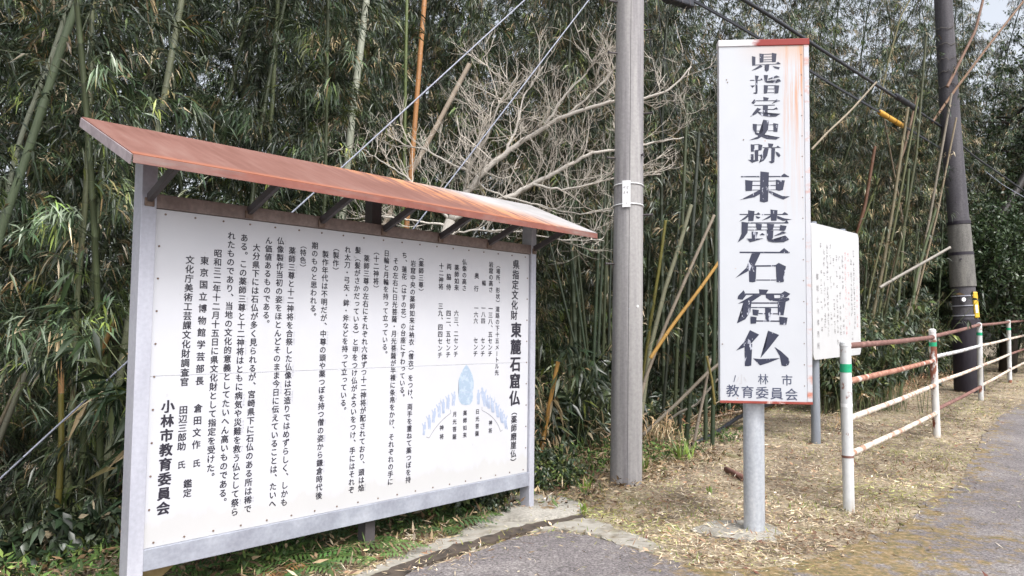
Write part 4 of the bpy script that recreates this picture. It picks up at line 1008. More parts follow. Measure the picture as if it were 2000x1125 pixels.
def bamboo_proto(seed, Ht=10., r0=.04, bare=.15, lean=1.2, col=(.05, .064, .028), dens=1., dry=.12, lime=.06, per=6, blen=1.0, bright=1., Lf=(.10, .175)):
    """returns (culm mesh, foliage mesh); a jointed culm that nods, with branchlets carrying leaf sprays"""
    rg = np.random.default_rng(seed); az = rg.uniform(0, 6.28)
    node = .26; n = int(Ht/node)
    hs = np.linspace(0, Ht, n+1); q = hs/Ht
    wob = .04*np.sin(q*7+az)
    off = lean*q**2.3
    px_ = np.cos(az)*off+wob; py_ = np.sin(az)*off+wob*.6
    pts = np.stack([px_, py_, hs-.12*lean*q**4], 1)
    rr_ = r0*(1-.80*q**1.3)+.003
    mb = MB(); cc = np.array(col)
    # culm rings with slightly swollen, pale nodes
    P, R_, C_ = [], [], []
    for k in range(n):
        a, b = pts[k], pts[k+1]
        for t, sc, cm in ((0, 1.13, .6), (.05, 1.0, 1.35), (.5, .99, 1.), (.94, 1.0, .95)):
            P.append(a+(b-a)*t); R_.append(rr_[k]*sc); C_.append(cc*cm*rg.uniform(.85, 1.15))
    C_ = np.repeat(np.array(C_), 6, 0)
    mb.tube(P, R_, 6, cap=False, col=C_)
    cents, dirs, tones = [], [], []
    for k in range(int(n*bare), n+1):
        qq = hs[k]/Ht
        nb = rg.integers(2, 5) if rg.random() < dens else 0
        for _ in range(nb):
            a = rg.uniform(0, 6.28); L = blen*rg.uniform(.35, 1.05)*(1-.55*max(0, qq-.55)/.45)*(.6+.4*min(1, (qq-bare+.05)/.2))
            d0 = np.array([math.cos(a), math.sin(a), rg.uniform(.25, .9)]); d0 /= np.linalg.norm(d0)
            m_ = 5; t = np.linspace(0, 1, m_)[:, None]
            bp_ = pts[k]+d0*L*t+np.array([0, 0, -1.])*L*.42*t**2+rg.normal(size=(m_, 3))*.02*t
            mb.tube(bp_, np.linspace(.005, .002, m_), 3, cap=False, col=cc*rg.uniform(.7, 1.5))
            nsn = max(4, int(L*17))
            tt_ = rg.uniform(.22, 1.02, nsn)
            ii = np.clip(tt_*(m_-1), 0, m_-1.001).astype(int); fr = (tt_*(m_-1)-ii)[:, None]
            cp_ = bp_[ii]*(1-fr)+bp_[np.minimum(ii+1, m_-1)]*fr+rg.normal(size=(nsn, 3))*np.array([.06, .06, .05])*L**.5
            tones.append(np.full(nsn, rg.choice([.45, .65, .95, 1.35, 1.8]))); cents.append(cp_); dirs.append(np.tile(bp_[-1]-bp_[-2], (nsn, 1))/np.linalg.norm(bp_[-1]-bp_[-2]))
    cu = mb.build('culm', mt_culm, None, True, org=np.zeros(3), link=False).data
    cents = np.concatenate(cents); dirs = np.concatenate(dirs)
    V, Fq, C = sprays(cents, dirs, per, rg, Lf, .0135, dry, lime, bright=bright, tone=np.concatenate(tones))
    fo = npmesh('foliage', V, Fq, C, mt_leaf)
    return cu, fo
def add_plant(name, meshes, parts, loc, rz, sc, label, cat, group, tilt=(0, 0)):
    t = thing(name, loc, label, cat, group, rz); t.scale = (sc, sc, sc); t.rotation_euler = (tilt[0], tilt[1], rz)
    for pn, me in zip(parts, meshes):
        o = bpy.data.objects.new(pn, me); COL.objects.link(o); o.parent = t
    return t

# ------------------------------------------------------------------ bamboo grove
leafy = [bamboo_proto(100+i, Ht=rng.uniform(8.5, 11), r0=rng.uniform(.018, .027), bare=.03, lean=rng.uniform(.8, 2.0), dry=(.035, .055, .13, .04, .26, .07)[i], lime=(.05, .10, .07, .12, .05, .08)[i], per=7) for i in range(6)]
mids = [bamboo_proto(200+i, Ht=rng.uniform(9, 12), r0=rng.uniform(.022, .032), bare=.28, lean=rng.uniform(.8, 2.4), dry=(.08, .14, .2, .10)[i], lime=.07, col=((.035, .048, .024), (.05, .056, .028), (.07, .075, .04), (.03, .04, .02))[i], per=6) for i in range(4)]
deads = [bamboo_proto(300+i, Ht=8.5, r0=.032, bare=.25, lean=1.6, dry=.85, lime=0, col=(.24, .18, .09), dens=.55, per=4) for i in range(2)]
GRP_L, GRP_M, GRP_D = 'leafy bamboos of the grove', 'bare stemmed bamboos of the grove', 'dry tan bamboos in the grove'
LAB_L = 'slender bamboo leafy to the ground'
LAB_M = 'green bamboo with bare lower stem'
LAB_D = 'dead tan bamboo with withered leaves'
rg = np.random.default_rng(21)
placed = []
def s_front(t):
    return .9 if t < 6 else .9-.11*min(t-6, 14)-(.16*min(t-20, 6) if t > 20 else 0)
def where(pxe, depth):
    w_ = 'left of the board' if pxe < 270 else 'behind the board left half' if pxe < 650 else 'behind the board right half' if pxe < 1040 else 'behind the bare tree' if pxe < 1200 else 'between pole and tall sign' if pxe < 1410 else 'behind the tall sign' if pxe < 1590 else 'left of the dark pole' if pxe < 1850 else 'right of the dark pole'
    return (', front row ' if depth < 2.5 else ', middle rows ' if depth < 6.5 else ', far rows ')+w_
count = 0
tries = 0
while count < 285 and tries < 20000:
    tries += 1
    t = rg.uniform(-9, 33); depth = rg.random()**1.15*11.5; s = s_front(t)+depth
    x, y = st(s, t)
    if y < 3.2: continue
    if abs(x) > .74*y+2.0: continue
    if y < 9.7 and -.10*y < x < .24*y: continue
    # the sky opening beyond the dark pole
    mind = .42 if depth < 4 else .62
    if any((x-a)**2+(y-b)**2 < mind*mind for a, b in placed): continue
    ang = x/y
    if .624 < ang < .660 and rg.random() < .8: continue
    placed.append((x, y)); z = float(H(x, y))-.05
    pxe = 1000+ang*1444
    front = depth < 2.5
    central = 1010 < pxe < 1420
    u = rg.random()
    if u < .04: me, lab, grp = deads[rg.integers(2)], LAB_D, GRP_D
    elif (central and front and u < .66) or (front and pxe > 1600 and u < .35) or u > .80: me, lab, grp = mids[rg.integers(4)], LAB_M, GRP_M
    else: me, lab, grp = leafy[rg.integers(6)], LAB_L, GRP_L
    if depth > 4.5 and u > .04: me, lab, grp = leafy[rg.integers(6)], LAB_L, GRP_L
    if pxe > 1560 and me in leafy and rg.random() < .55: me = leafy[(2, 4)[rg.integers(2)]]
    if pxe < 800 and (me is leafy[2] or me is leafy[4] or me is deads[0] or me is deads[1]): me, lab, grp = leafy[(0, 3)[rg.integers(2)]], LAB_L, GRP_L
    tl = .02 if pxe < 1500 else .10
    add_plant('bamboo', me, ('culm', 'foliage'), (x, y, z), rg.uniform(0, 6.28), rg.uniform(.85, 1.12)*(1+depth*.05)*(1.2 if pxe > 1880 else 1), lab+where(pxe, depth), 'bamboo', grp, (rg.normal()*.03, tl+rg.normal()*.04))
    count += 1

# the far rows of the grove, beyond what can be told apart: one mass of leaf sprays
def far_mass():
    r_ = np.random.default_rng(91); n = 60000
    t = r_.uniform(-10, 52, n); s = r_.uniform(10.5, 17, n); x, y = st(s, t); z = H(x, y)+r_.random(n)**.8*(16.+np.clip(y-20, 0, 40)*.42)
    k = (y > 5) & (np.abs(x) < .78*y+2); a = x/y; el = (z-1.5)/y
    gap = (np.abs(a-.640-.004*np.sin(el*60)) < .019) & (el > .135) & (el < .235)
    k &= ~gap; k &= r_.random(n) < np.clip(1.3-(z-H(x, y))/26, .3, 1)
    c = np.stack([x, y, z], 1)[k]; d = r_.normal(size=c.shape); c += d*.05
    V, Fq, C = sprays(c, d, 6, r_, (.20, .32), .042, .14, .06)
    o = bpy.data.objects.new('distant_grove', npmesh('distant_grove', V, Fq, C, mt_leaf)); COL.objects.link(o); setp(o, kind='stuff')
far_mass()

# featured culms, each surveyed on its own
def culm(pts, depth, wpx, col, label, cut=False, group=None, nodes=.30, cat='bamboo', broken=False, name='bamboo', low=None, leaf=0, nodecol=.55, seed=0):
    """pts photo positions from top to foot"""
    r = random.Random(seed or int(pts[0][0]))
    if len(pts) > 1 and group in ('leaning stems behind the fence', 'reddish dead bamboos near the dark pole'):
        wpx *= .66; pts = [(pts[0][0]*1.9-pts[1][0]*.9, pts[0][1]*1.9-pts[1][1]*.9)]+pts
    dd = depth if hasattr(depth, '__len__') else [depth]*len(pts)
    P = np.array([at(x, y, d) for (x, y), d in zip(pts, dd)])
    if low == 'ground':
        b = P[-1]+(P[-1]-P[-2])/np.linalg.norm(P[-1]-P[-2])*0
        d = P[-1]-P[-2]; d /= np.linalg.norm(d)
        for _ in range(60):
            if b[2] < H(b[0], b[1])-.05 or d[2] > -.05: break
            b = b+d*.1
        P = np.vstack([P, b])
    L = np.concatenate([[0], np.cumsum(np.linalg.norm(np.diff(P, axis=0), axis=1))])
    m_ = max(2, int(L[-1]/nodes)); R0 = wpx/2/FPX*np.mean(dd)
    PP_, RR_, CC_ = [], [], []
    cc = np.array(col)*(.8 if np.mean(dd) < 12 else .62); ph = r.random()
    for k in range(m_):
        for t, sc, cm in ((0, 1.12, nodecol), (.03, 1.03, 1.3), (.10, .99, 1.05), (.5, .98, 1.), (.93, 1.0, .9), (.985, 1.08, .8)):
            s = (k+t)/m_*L[-1]
            PP_.append([np.interp(s, L, P[:, i]) for i in range(3)]); RR_.append(R0*sc*(.86+.2*s/L[-1])); CC_.append(cc*cm*r.uniform(.9, 1.1))
    PP_.append(P[-1]); RR_.append(R0*1.05); CC_.append(cc)
    mb = MB(); mb.tube(PP_, RR_, 10, col=np.repeat(np.array(CC_), 10, 0))
    if broken:      # splintered upper end
        d = (P[0]-P[1]); d /= np.linalg.norm(d)
        for k in range(7):
            a = k/7*6.28; o = np.array([math.cos(a), math.sin(a)*.8, 0])*R0*.8; h = r.uniform(.06, .30)
            c0 = P[0]+o; side = np.array([-math.sin(a), math.cos(a), 0])*R0*.42
            mb.add([c0-side, c0+side, c0+d*h*.6+side*.5, c0+d*h+side*.1+o*.3, c0+d*h*.5-side*.6], [[0, 1, 2, 3, 4]], col=np.array([.42, .24, .11])*r.uniform(.7, 1.3))
    org = PP_[-1]
    if leaf:
        root = thing('bamboo', org, label, cat, group); mb.build('culm', mt_culm, root, True)
        rl_ = np.random.default_rng(int(pts[0][0])); k = leaf
        i = rl_.integers(0, len(PP_)*6//10, k); c0 = np.array(PP_)[i]; dr = rl_.normal(size=(k, 3))*[1, 1, .3]; dr /= np.linalg.norm(dr, axis=1)[:, None]
        cents = c0+dr*rl_.uniform(.1, .5, (k, 1))+[0, 0, -.05]
        V, Fq, C = sprays(cents, dr, 6, rl_, dry=.15)
        me = npmesh('foliage', V-np.array(org), Fq, C, mt_leaf); o = bpy.data.objects.new('foliage', me); COL.objects.link(o); o.parent = root
        return root
    return single(mb, name, mt_culm, np.array(org), label, cat, group, True)
broadS = [clump_protoX(480+i) for i in range(2)] if 0 else None
GREY = (.30, .32, .25)
culm([(724, -90), (716, 0), (690, 210), (668, 425), (655, 560)], 8.4, 15, (.36, .38, .30), 'straight pale grey bamboo stem rising behind the middle of the board roof', low='ground')
culm([(836, -80), (829, 0), (812, 220), (795, 430), (788, 560)], 8.8, 11, (.42, .20, .075), 'orange brown bamboo stem rising behind the board roof', low='ground')
culm([(917, 125), (840, 270), (765, 410), (700, 540)], 9.0, 11, (.40, .33, .26), 'beige cut bamboo pole leaning right behind the board roof', low='ground')
culm([(796, -60), (793, 90), (790, 300), (785, 480)], 9.6, 7, (.14, .18, .06), 'thin green bamboo stem just left of the orange stem', low='ground', leaf=60)
culm([(545, -40), (540, 60), (532, 200), (523, 330), (515, 470)], 8.6, 9, (.15, .18, .08), 'grey green bamboo stem above the left half of the board roof', low='ground', leaf=80)
culm([(184, -60), (180, 0), (178, 130), (173, 250), (165, 420), (152, 560), (145, 700)], 6.6, 11, (.14, .155, .08), 'tall olive bamboo stem at the left end of the board roof', low='ground', leaf=150)
culm([(365, -60), (355, 0), (335, 110), (310, 250), (296, 340)], 7.4, 14, (.22, .24, .15), 'pale green bamboo stem leaning right above the board left corner', low='ground', leaf=60)
culm([(175, -60), (120, 90), (78, 225), (40, 340), (5, 440), (-25, 560)], 5.9, 17, (.17, .22, .13), 'thick pale green bamboo stem leaning right at the left edge of the photo', low='ground', leaf=90)
culm([(150, -40), (95, 130), (50, 240), (28, 310), (10, 400), (-12, 520)], 6.3, 10, (.34, .37, .28), 'whitish bamboo stem leaning right at the left edge beside the thick one', low='ground', leaf=40)
culm([(119, 768), (120, 850), (118, 930), (112, 1000)], 5.3, 12, (.17, .15, .035), 'snapped yellow green bamboo stump with splintered tip left of the board', low='ground', broken=True)
culm([(222, 628), (205, 670), (188, 712)], 5.9, 10, (.30, .17, .06), 'short orange broken bamboo piece left of the board post')
culm([(72, 675), (55, 720), (32, 775), (10, 830)], 5.7, 12, (.16, .16, .12), 'grey broken bamboo stem leaning at the left edge below the leaves', low='ground')
culm([(118, 560), (98, 610), (80, 650), (30, 760)], 6.1, 7, (.2, .17, .12), 'thin brown grey bamboo stem leaning at far left', low='ground')
culm([(1090, 706), (1080, 755), (1066, 830)], 8.2, 9, (.50, .27, .075), 'short bright orange bamboo stump between the board and the concrete pole', low='ground')
culm([(1395, 420), (1350, 520), (1300, 635), (1260, 740), (1245, 800)], 8.9, 7, (.38, .32, .25), 'pale tan bamboo pole leaning right between the concrete pole and the tall sign', low='ground')
culm([(1404, 512), (1370, 560), (1310, 640), (1270, 700)], 8.7, 7, (.50, .29, .08), 'bright orange bamboo pole leaning steeply against the pale one left of the tall sign')
culm([(1350, 400), (1330, 470), (1300, 560), (1270, 680), (1255, 790)], 9.3, 9, (.30, .30, .20), 'light olive bamboo stem just right of the concrete pole', low='ground', leaf=60)
culm([(1300, 430), (1288, 520), (1272, 620), (1258, 720)], 9.5, 7, (.24, .22, .05), 'thin yellow bamboo stem just right of the concrete pole', low='ground', leaf=30)
culm([(1430, 690), (1380, 730), (1320, 790), (1255, 850)], 8.8, 7, (.22, .19, .15), 'grey dead bamboo pole lying on the slope left of the tall sign')
culm([(1402, 740), (1360, 790), (1318, 810), (1300, 825)], 9.0, 5, (.20, .18, .15), 'thin grey fallen bamboo below the lying pole')
culm([(1387, 700), (1375, 770), (1362, 830), (1355, 868)], 8.9, 6, (.26, .22, .18), 'brown grey upright dead bamboo stick beside the tall sign', low='ground')
culm([(1380, 695), (1390, 740), (1396, 790)], 8.6, 5, (.20, .16, .045), 'thin yellow stem leaning left close to the tall sign edge')
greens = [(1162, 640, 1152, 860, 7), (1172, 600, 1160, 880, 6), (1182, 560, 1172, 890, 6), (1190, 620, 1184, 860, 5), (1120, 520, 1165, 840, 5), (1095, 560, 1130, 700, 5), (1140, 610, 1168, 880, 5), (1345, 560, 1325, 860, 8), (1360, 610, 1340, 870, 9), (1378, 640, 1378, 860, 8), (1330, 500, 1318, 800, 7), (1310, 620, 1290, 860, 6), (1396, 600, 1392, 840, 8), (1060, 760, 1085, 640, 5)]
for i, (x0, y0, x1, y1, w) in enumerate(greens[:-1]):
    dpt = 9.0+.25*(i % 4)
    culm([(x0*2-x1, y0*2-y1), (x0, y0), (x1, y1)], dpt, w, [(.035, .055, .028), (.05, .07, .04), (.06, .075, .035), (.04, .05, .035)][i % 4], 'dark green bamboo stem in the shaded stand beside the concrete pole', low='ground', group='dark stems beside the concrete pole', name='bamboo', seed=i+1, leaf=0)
# leaning stems behind the fence on the right
rights = [([(1760, 300), (1745, 400), (1725, 520), (1700, 640)], 10, (.26, .22, .13), 'tan'), ([(1775, 290), (1755, 400), (1735, 500), (1710, 650)], 7, (.17, .18, .08), 'green'),
          ([(1838, 300), (1815, 430), (1790, 560), (1760, 650)], 8, (.36, .31, .24), 'pale'), ([(1850, 320), (1830, 420), (1800, 540), (1770, 660)], 6, (.33, .26, .17), 'beige'),
          ([(1800, 180), (1790, 300), (1770, 420), (1740, 560)], 8, (.12, .13, .055), 'olive'), ([(1768, 420), (1760, 520), (1750, 640)], 9, (.13, .16, .07), 'dark green'),
          ([(1745, 330), (1765, 440), (1735, 560), (1722, 640)], 5, (.22, .16, .10), 'brown'),
          ([(1690, 420), (1660, 500), (1640, 590)], 6, (.20, .22, .07), 'yellow green'), ([(1715, 500), (1700, 560), (1688, 640)], 6, (.26, .26, .12), 'straw coloured'),
          ([(1810, 470), (1790, 540), (1775, 650)], 9, (.15, .19, .09), 'grey green')]
for i, (pts, w, c_, nm) in enumerate(rights):
    culm(pts, 13+.35*(i % 4), w, c_, nm+' bamboo stem leaning in the clump between the faded sign and the dark pole', low='ground', group='leaning stems behind the fence', seed=i+40, leaf=0 if i % 2 else 40)
culm([(1856, 483), (1800, 515), (1755, 540), (1718, 562)], 12.6, 6, (.52, .48, .42), 'white dead bamboo pole lying aslant left of the dark pole')
culm([(1712, 160), (1660, 218), (1615, 260), (1585, 292)], 10, 4, (.45, .38, .28), 'thin straw coloured cane leaning right beside the tall sign')
for i, (pts, w, c_, nm) in enumerate([([(1985, 20), (1930, 90), (1900, 130), (1868, 172), (1820, 240)], 7, (.34, .20, .12), 'upper'), ([(1930, -40), (1905, 60), (1880, 110), (1850, 170)], 8, (.33, .19, .13), 'right'), ([(1800, -40), (1760, 30), (1735, 120), (1715, 210)], 5, (.22, .2, .09), 'left'), ([(1700, 340), (1690, 400), (1670, 470), (1655, 500)], 10, (.28, .13, .07), 'lower'), ([(1780, 235), (1768, 285), (1752, 330)], 8, (.34, .22, .14), 'middle')]):
    culm(pts, 14.6, w, c_, nm+' reddish brown dead bamboo leaning right near the dark pole', group='reddish dead bamboos near the dark pole', seed=60+i)

# ------------------------------------------------------------------ bare tree
def bare_tree():
    rb = np.random.default_rng(5)
    base = at(852, 470, 8.3); gb = np.array([base[0]-.12, base[1], float(H(base[0], base[1]))])
    root = thing('bare_tree', gb, 'leafless pale grey tree with tangled curving twigs behind the board and the concrete pole', 'tree')
    D = 8.3
    trunk = np.array([gb-[0, 0, .1], at(835, 640, D), at(850, 520, D), at(880, 430, D)])
    mb = MB(); cb = np.array([.47, .44, .40]); mb.tube(trunk, [.085, .075, .065, .055], 10, col=cb*.8); mb.build('trunk', mt_branch, root, True)
    limbs = [([(880, 430), (905, 385), (935, 345), (985, 300), (1060, 250), (1110, 222), (1200, 196), (1262, 192), (1310, 175), (1350, 130)], .042, .008, 0),
             ([(880, 430), (930, 405), (990, 388), (1040, 360), (1100, 330), (1150, 300), (1210, 290), (1280, 280), (1335, 268)], .036, .007, .15),
             ([(905, 385), (915, 330), (950, 270), (975, 200), (1010, 150)], .022, .005, -.2), ([(985, 300), (1010, 250), (1020, 190), (1060, 130)], .018, .004, .2),
             ([(935, 345), (880, 320), (830, 290), (780, 285)], .018, .005, .1), ([(880, 430), (840, 390), (800, 350), (740, 310), (690, 280)], .020, .004, -.1),
             ([(1040, 360), (1100, 372), (1190, 350), (1290, 340)], .016, .004, -.1), ([(985, 385), (1050, 400), (1130, 420), (1195, 410)], .014, .004, .2),
             ([(1060, 250), (1100, 190), (1140, 150), (1165, 110)], .016, .004, -.15), ([(870, 440), (800, 430), (740, 420), (690, 440)], .014, .004, .1),
             ([(1110, 222), (1170, 170), (1210, 120)], .012, .004, .1), ([(860, 470), (900, 450), (1000, 450), (1100, 470), (1180, 470)], .014, .004, .3), ([(990, 388), (930, 360), (960, 300)], .012, .004, -.2)]
    lm = MB(); tw = MB(); segs = []
    def grow(p, d, L, r, lev):
        m_ = 5; P_ = [p]; d = d/np.linalg.norm(d); bendv = rb.normal(size=3)*.35+np.array([0, -.0, .55])
        for k in range(m_):
            d = d+bendv*.22+rb.normal(size=3)*.10; d /= np.linalg.norm(d); P_.append(P_[-1]+d*L/m_)
        P_ = np.array(P_); tw.tube(P_, np.linspace(r, r*.45, m_+1), 4 if lev == 0 else 3, cap=False, col=cb*rb.uniform(.75, 1.35)*np.array([1, .98, .95]))
        if lev < 3:
            for _ in range((5, 4, 2)[lev]):
                k = rb.integers(1, m_+1); dd_ = P_[k]-P_[k-1]; dd_ /= np.linalg.norm(dd_)
                nd = dd_+rb.normal(size=3)*np.array([.75, .6, .55]); grow(P_[k], nd, L*rb.uniform(.45, .75), r*.62, lev+1)
    for pts, r0, r1, dz in limbs:
        m_ = len(pts); Pm = np.array([at(x, y, D+dz*(i/(m_-1))+.0*i) for i, (x, y) in enumerate(pts)])
        tt_ = np.linspace(0, m_-1, m_*5); Q = np.stack([np.interp(tt_, np.arange(m_), Pm[:, k]) for k in range(3)], 1)
        for _ in range(3): Q[1:-1] = (Q[:-2]+2*Q[1:-1]+Q[2:])/4
        Q[1:-1] += rb.normal(size=(len(Q)-2, 3))*.006
        one = MB(); one.tube(Q, np.linspace(r0, r1, len(Q)), 8, col=cb*rb.uniform(.95, 1.2)); one.build('limb', mt_branch, root, True)
        L_ = np.linalg.norm(np.diff(Q, axis=0), axis=1).sum()
        for k in range(int(L_/.105)):
            i = int(rb.uniform(.12, .99)*(len(Q)-1)); d = Q[min(i+1, len(Q)-1)]-Q[max(i-1, 0)]; d = d/(np.linalg.norm(d)+1e-9)
            if Q[i][0] > 1.42 and rb.random() < .7: continue
            nd = d*.6+rb.normal(size=3)*np.array([.7, .5, .5])+np.array([0, 0, .35])
            grow(Q[i], nd, rb.uniform(.26, .55), rb.uniform(.0048, .0085), 1 if rb.random() < .75 else 0)
    o = tw.build('twigs', mt_branch, root); o['kind'] = 'stuff'
    print('twig verts', tw.n)
bare_tree()

# ------------------------------------------------------------------ undergrowth: sasa clumps, ferns, shrubs
def clump_proto(seed, h=1.1, n=26, L=(.14, .24), Wd=.030, dry=.08, lime=.05, bright=1.):
    r_ = np.random.default_rng(seed); mb = MB(); cents, dirs = [], []
    for k in range(n):
        a = r_.uniform(0, 6.28); hh_ = h*r_.uniform(.4, 1.0); m_ = 5; t = np.linspace(0, 1, m_)[:, None]
        b = np.array([r_.normal()*.18, r_.normal()*.18, 0]); d = np.array([math.cos(a), math.sin(a), 0])
        P_ = b+np.array([0, 0, hh_])*t+d*hh_*.45*t**2
        mb.tube(P_, np.linspace(.005, .003, m_), 3, cap=False, col=np.array([.10, .12, .05])*r_.uniform(.6, 1.6))
        for j in range(6):
            q = r_.uniform(.35, 1.0); i = min(int(q*(m_-1)), m_-2); cents.append(P_[i]+(P_[i+1]-P_[i])*(q*(m_-1)-i)+r_.normal(size=3)*.04); dirs.append(d+r_.normal(size=3)*.4)
    cents = np.array(cents); dirs = np.array(dirs)
    st_m = mb.build('stems', mt_culm, None, True, org=np.zeros(3), link=False).data
    V, Fq, C = sprays(cents, dirs, 5, r_, L, Wd, dry, lime, .25, bright)
    return st_m, npmesh('foliage', V, Fq, C, mt_leaf)
sasa = [clump_proto(400+i, h=(.8, 1.3, 1.8)[i % 3]) for i in range(4)]
shrub = [clump_proto(450+i, h=.55, n=18, L=(.06, .11), Wd=.045, dry=.03, lime=.25, bright=1.3) for i in range(2)]
broad = [clump_proto(460+i, h=.7, n=16, L=(.10, .17), Wd=.06, dry=.02, lime=.02, bright=.8) for i in range(2)]
bush = [clump_proto(470+i, h=1.7, n=90, L=(.07, .13), Wd=.035, dry=.08, lime=.12) for i in range(2)]
rs = np.random.default_rng(77); k = 0
pl2 = []
while k < 62:
    t = rs.uniform(-7, 17); s = (.25 if t < 3 else s_front(t)-.35)+rs.random()*1.6
    x, y = st(s, t)
    if y < 3.2 or abs(x) > .72*y+.6: continue
    pxe = 1000+x/y*1444
    if 1030 < pxe < 1450 and rs.random() < .8: continue
    if pxe < 270 and y < 5.6: continue
    if any((x-a)**2+(y-b)**2 < .3 for a, b in pl2): continue
    pl2.append((x, y))
    me = sasa[rs.integers(4)]
    add_plant('dwarf_bamboo', me, ('stems', 'foliage'), (x, y, float(H(x, y))-.03), rs.uniform(0, 6.28), rs.uniform(.8, 1.25), ('low', 'knee high', 'waist high')[int(me is sasa[1])+2*int(me is sasa[2])]+' dwarf bamboo with broad dark blades'+where(pxe, s-.25), 'bamboo', 'dwarf bamboo clumps at the foot of the grove'); k += 1
for i, (px_, py_, sc_) in enumerate(((60, 1110, 1.1), (150, 1120, .9), (215, 1085, .8), (10, 1060, 1.2), (110, 1060, 1.0))):
    x, y, z = at(px_, py_, 4.9+.25*i)[0], 4.9+.25*i, 0
    add_plant('broadleaf_shrub', broad[i % 2], ('stems', 'foliage'), (x, y, float(H(x, y))-.02), i*1.3, sc_*.68, 'dark broad leaved shrub in the bottom left corner of the photo', 'shrub', 'dark shrubs left of the board')
def fern_proto(seed, nf=9, L=.42):
    r_ = np.random.default_rng(seed); mb = MB(); B, D_, Ln, Wn, Cn, Nr = [], [], [], [], [], []
    for k in range(nf):
        a = k/nf*6.28+r_.normal()*.25; d = np.array([math.cos(a), math.sin(a), 0]); Lf = L*r_.uniform(.7, 1.15); m_ = 13; t = np.linspace(0, 1, m_)[:, None]
        P_ = d*Lf*t*.95+np.array([0, 0, 1.])*Lf*(.75*t-.62*t**2); mb.tube(P_, np.linspace(.003, .0012, m_), 3, cap=False, col=(.10, .12, .04))
        sd2 = np.cross(d, [0, 0, 1.]); tone = np.array([(.05, .11, .03), (.09, .16, .04), (.07, .13, .05)][r_.integers(3)])*r_.uniform(.7, 1.3)
        if r_.random() < .15: tone = np.array([.22, .12, .05])
        for j in range(2, m_):
            w = Lf*.30*math.sin(math.pi*min(1, (j/(m_-1))**.8*.93+.05))+.01
            for s_ in (-1, 1):
                B.append(P_[j]); D_.append(sd2*s_+d*.35+[0, 0, -.1]); Ln.append(w); Wn.append(Lf*.055); Cn.append(tone*r_.uniform(.85, 1.2)); Nr.append([0, 0, 1.])
    V, Fq = blades(np.array(B), np.array(D_, float), np.array(Ln), np.array(Wn), r_, .1, np.array(Nr))
    return mb.build('stalks', mt_culm, None, True, org=np.zeros(3), link=False).data, npmesh('fronds', V, Fq, np.repeat(np.array(Cn), 5, 0), mt_leaf)
ferns = [fern_proto(500+i) for i in range(3)]
fpx = [(470, 1105), (530, 1080), (590, 1060), (640, 1090), (700, 1060), (760, 1030), (800, 1015), (845, 1005), (880, 990), (905, 1020), (930, 965), (860, 1035), (430, 1120), (560, 1120), (660, 1040), (720, 1090), (985, 945), (820, 970), (500, 1050), (610, 1105), (780, 1000), (730, 1010), (1435, 838), (1290, 880), (1650, 740)]
for i, (px_, py_) in enumerate(fpx):
    p = ground(px_, py_)
    add_plant('fern', ferns[i % 3], ('stalks', 'fronds'), p-[0, 0, .01], i*2.1, (.62+.22*(i % 4)/3)*(1.1 if i < 20 else .8), 'small green fern in the undergrowth below the notice board' if i < 22 else 'small green fern at the foot of the bamboo grove', 'fern', 'ferns below the notice board' if i < 22 else 'ferns at the grove foot')
wpx = [(960, 955), (1000, 935), (1040, 940), (1060, 960), (985, 975), (1075, 935), (1100, 955), (1020, 910), (930, 990), (955, 1010), (1010, 955), (900, 1005), (1110, 940)]
for i, (px_, py_) in enumerate(wpx):
    p = ground(px_, py_)
    add_plant('weed', shrub[i % 2], ('stems', 'foliage'), p-[0, 0, .01], i*1.7, .42+.1*(i % 3), 'low yellow green weed beside the right foot of the notice board', 'weed', 'yellow green weeds by the board foot')
# two upright bright grass shoots by the tall sign
for i, (px_, py_, h_) in enumerate(((1332, 905, .33), (1346, 900, .25), (1262, 925, .22), (1142, 965, .2), (1140, 1005, .13), (1385, 965, .1))):
    p = ground(px_, py_); r_ = np.random.default_rng(i+5); n = 12
    d = r_.normal(size=(n, 3))*[.35, .35, .1]+[0, 0, 1]; V, Fq = blades(np.tile(p, (n, 1))+r_.normal(size=(n, 3))*[.015, .015, 0], d, h_*r_.uniform(.6, 1.1, n), np.full(n, .013), r_, .05, np.tile([0., -1, .2], (n, 1)))
    me = npmesh('grass_tuft', V-p, Fq, np.repeat(np.array([[.20, .30, .05]])*r_.uniform(.7, 1.2, (n, 1)), 5, 0), mt_leaf)
    o = bpy.data.objects.new('grass_tuft', me); COL.objects.link(o); o.location = p.tolist()
    setp(o, 'bright green grass tuft on the dry verge, one of a few', 'grass', 'green grass tufts on the verge')

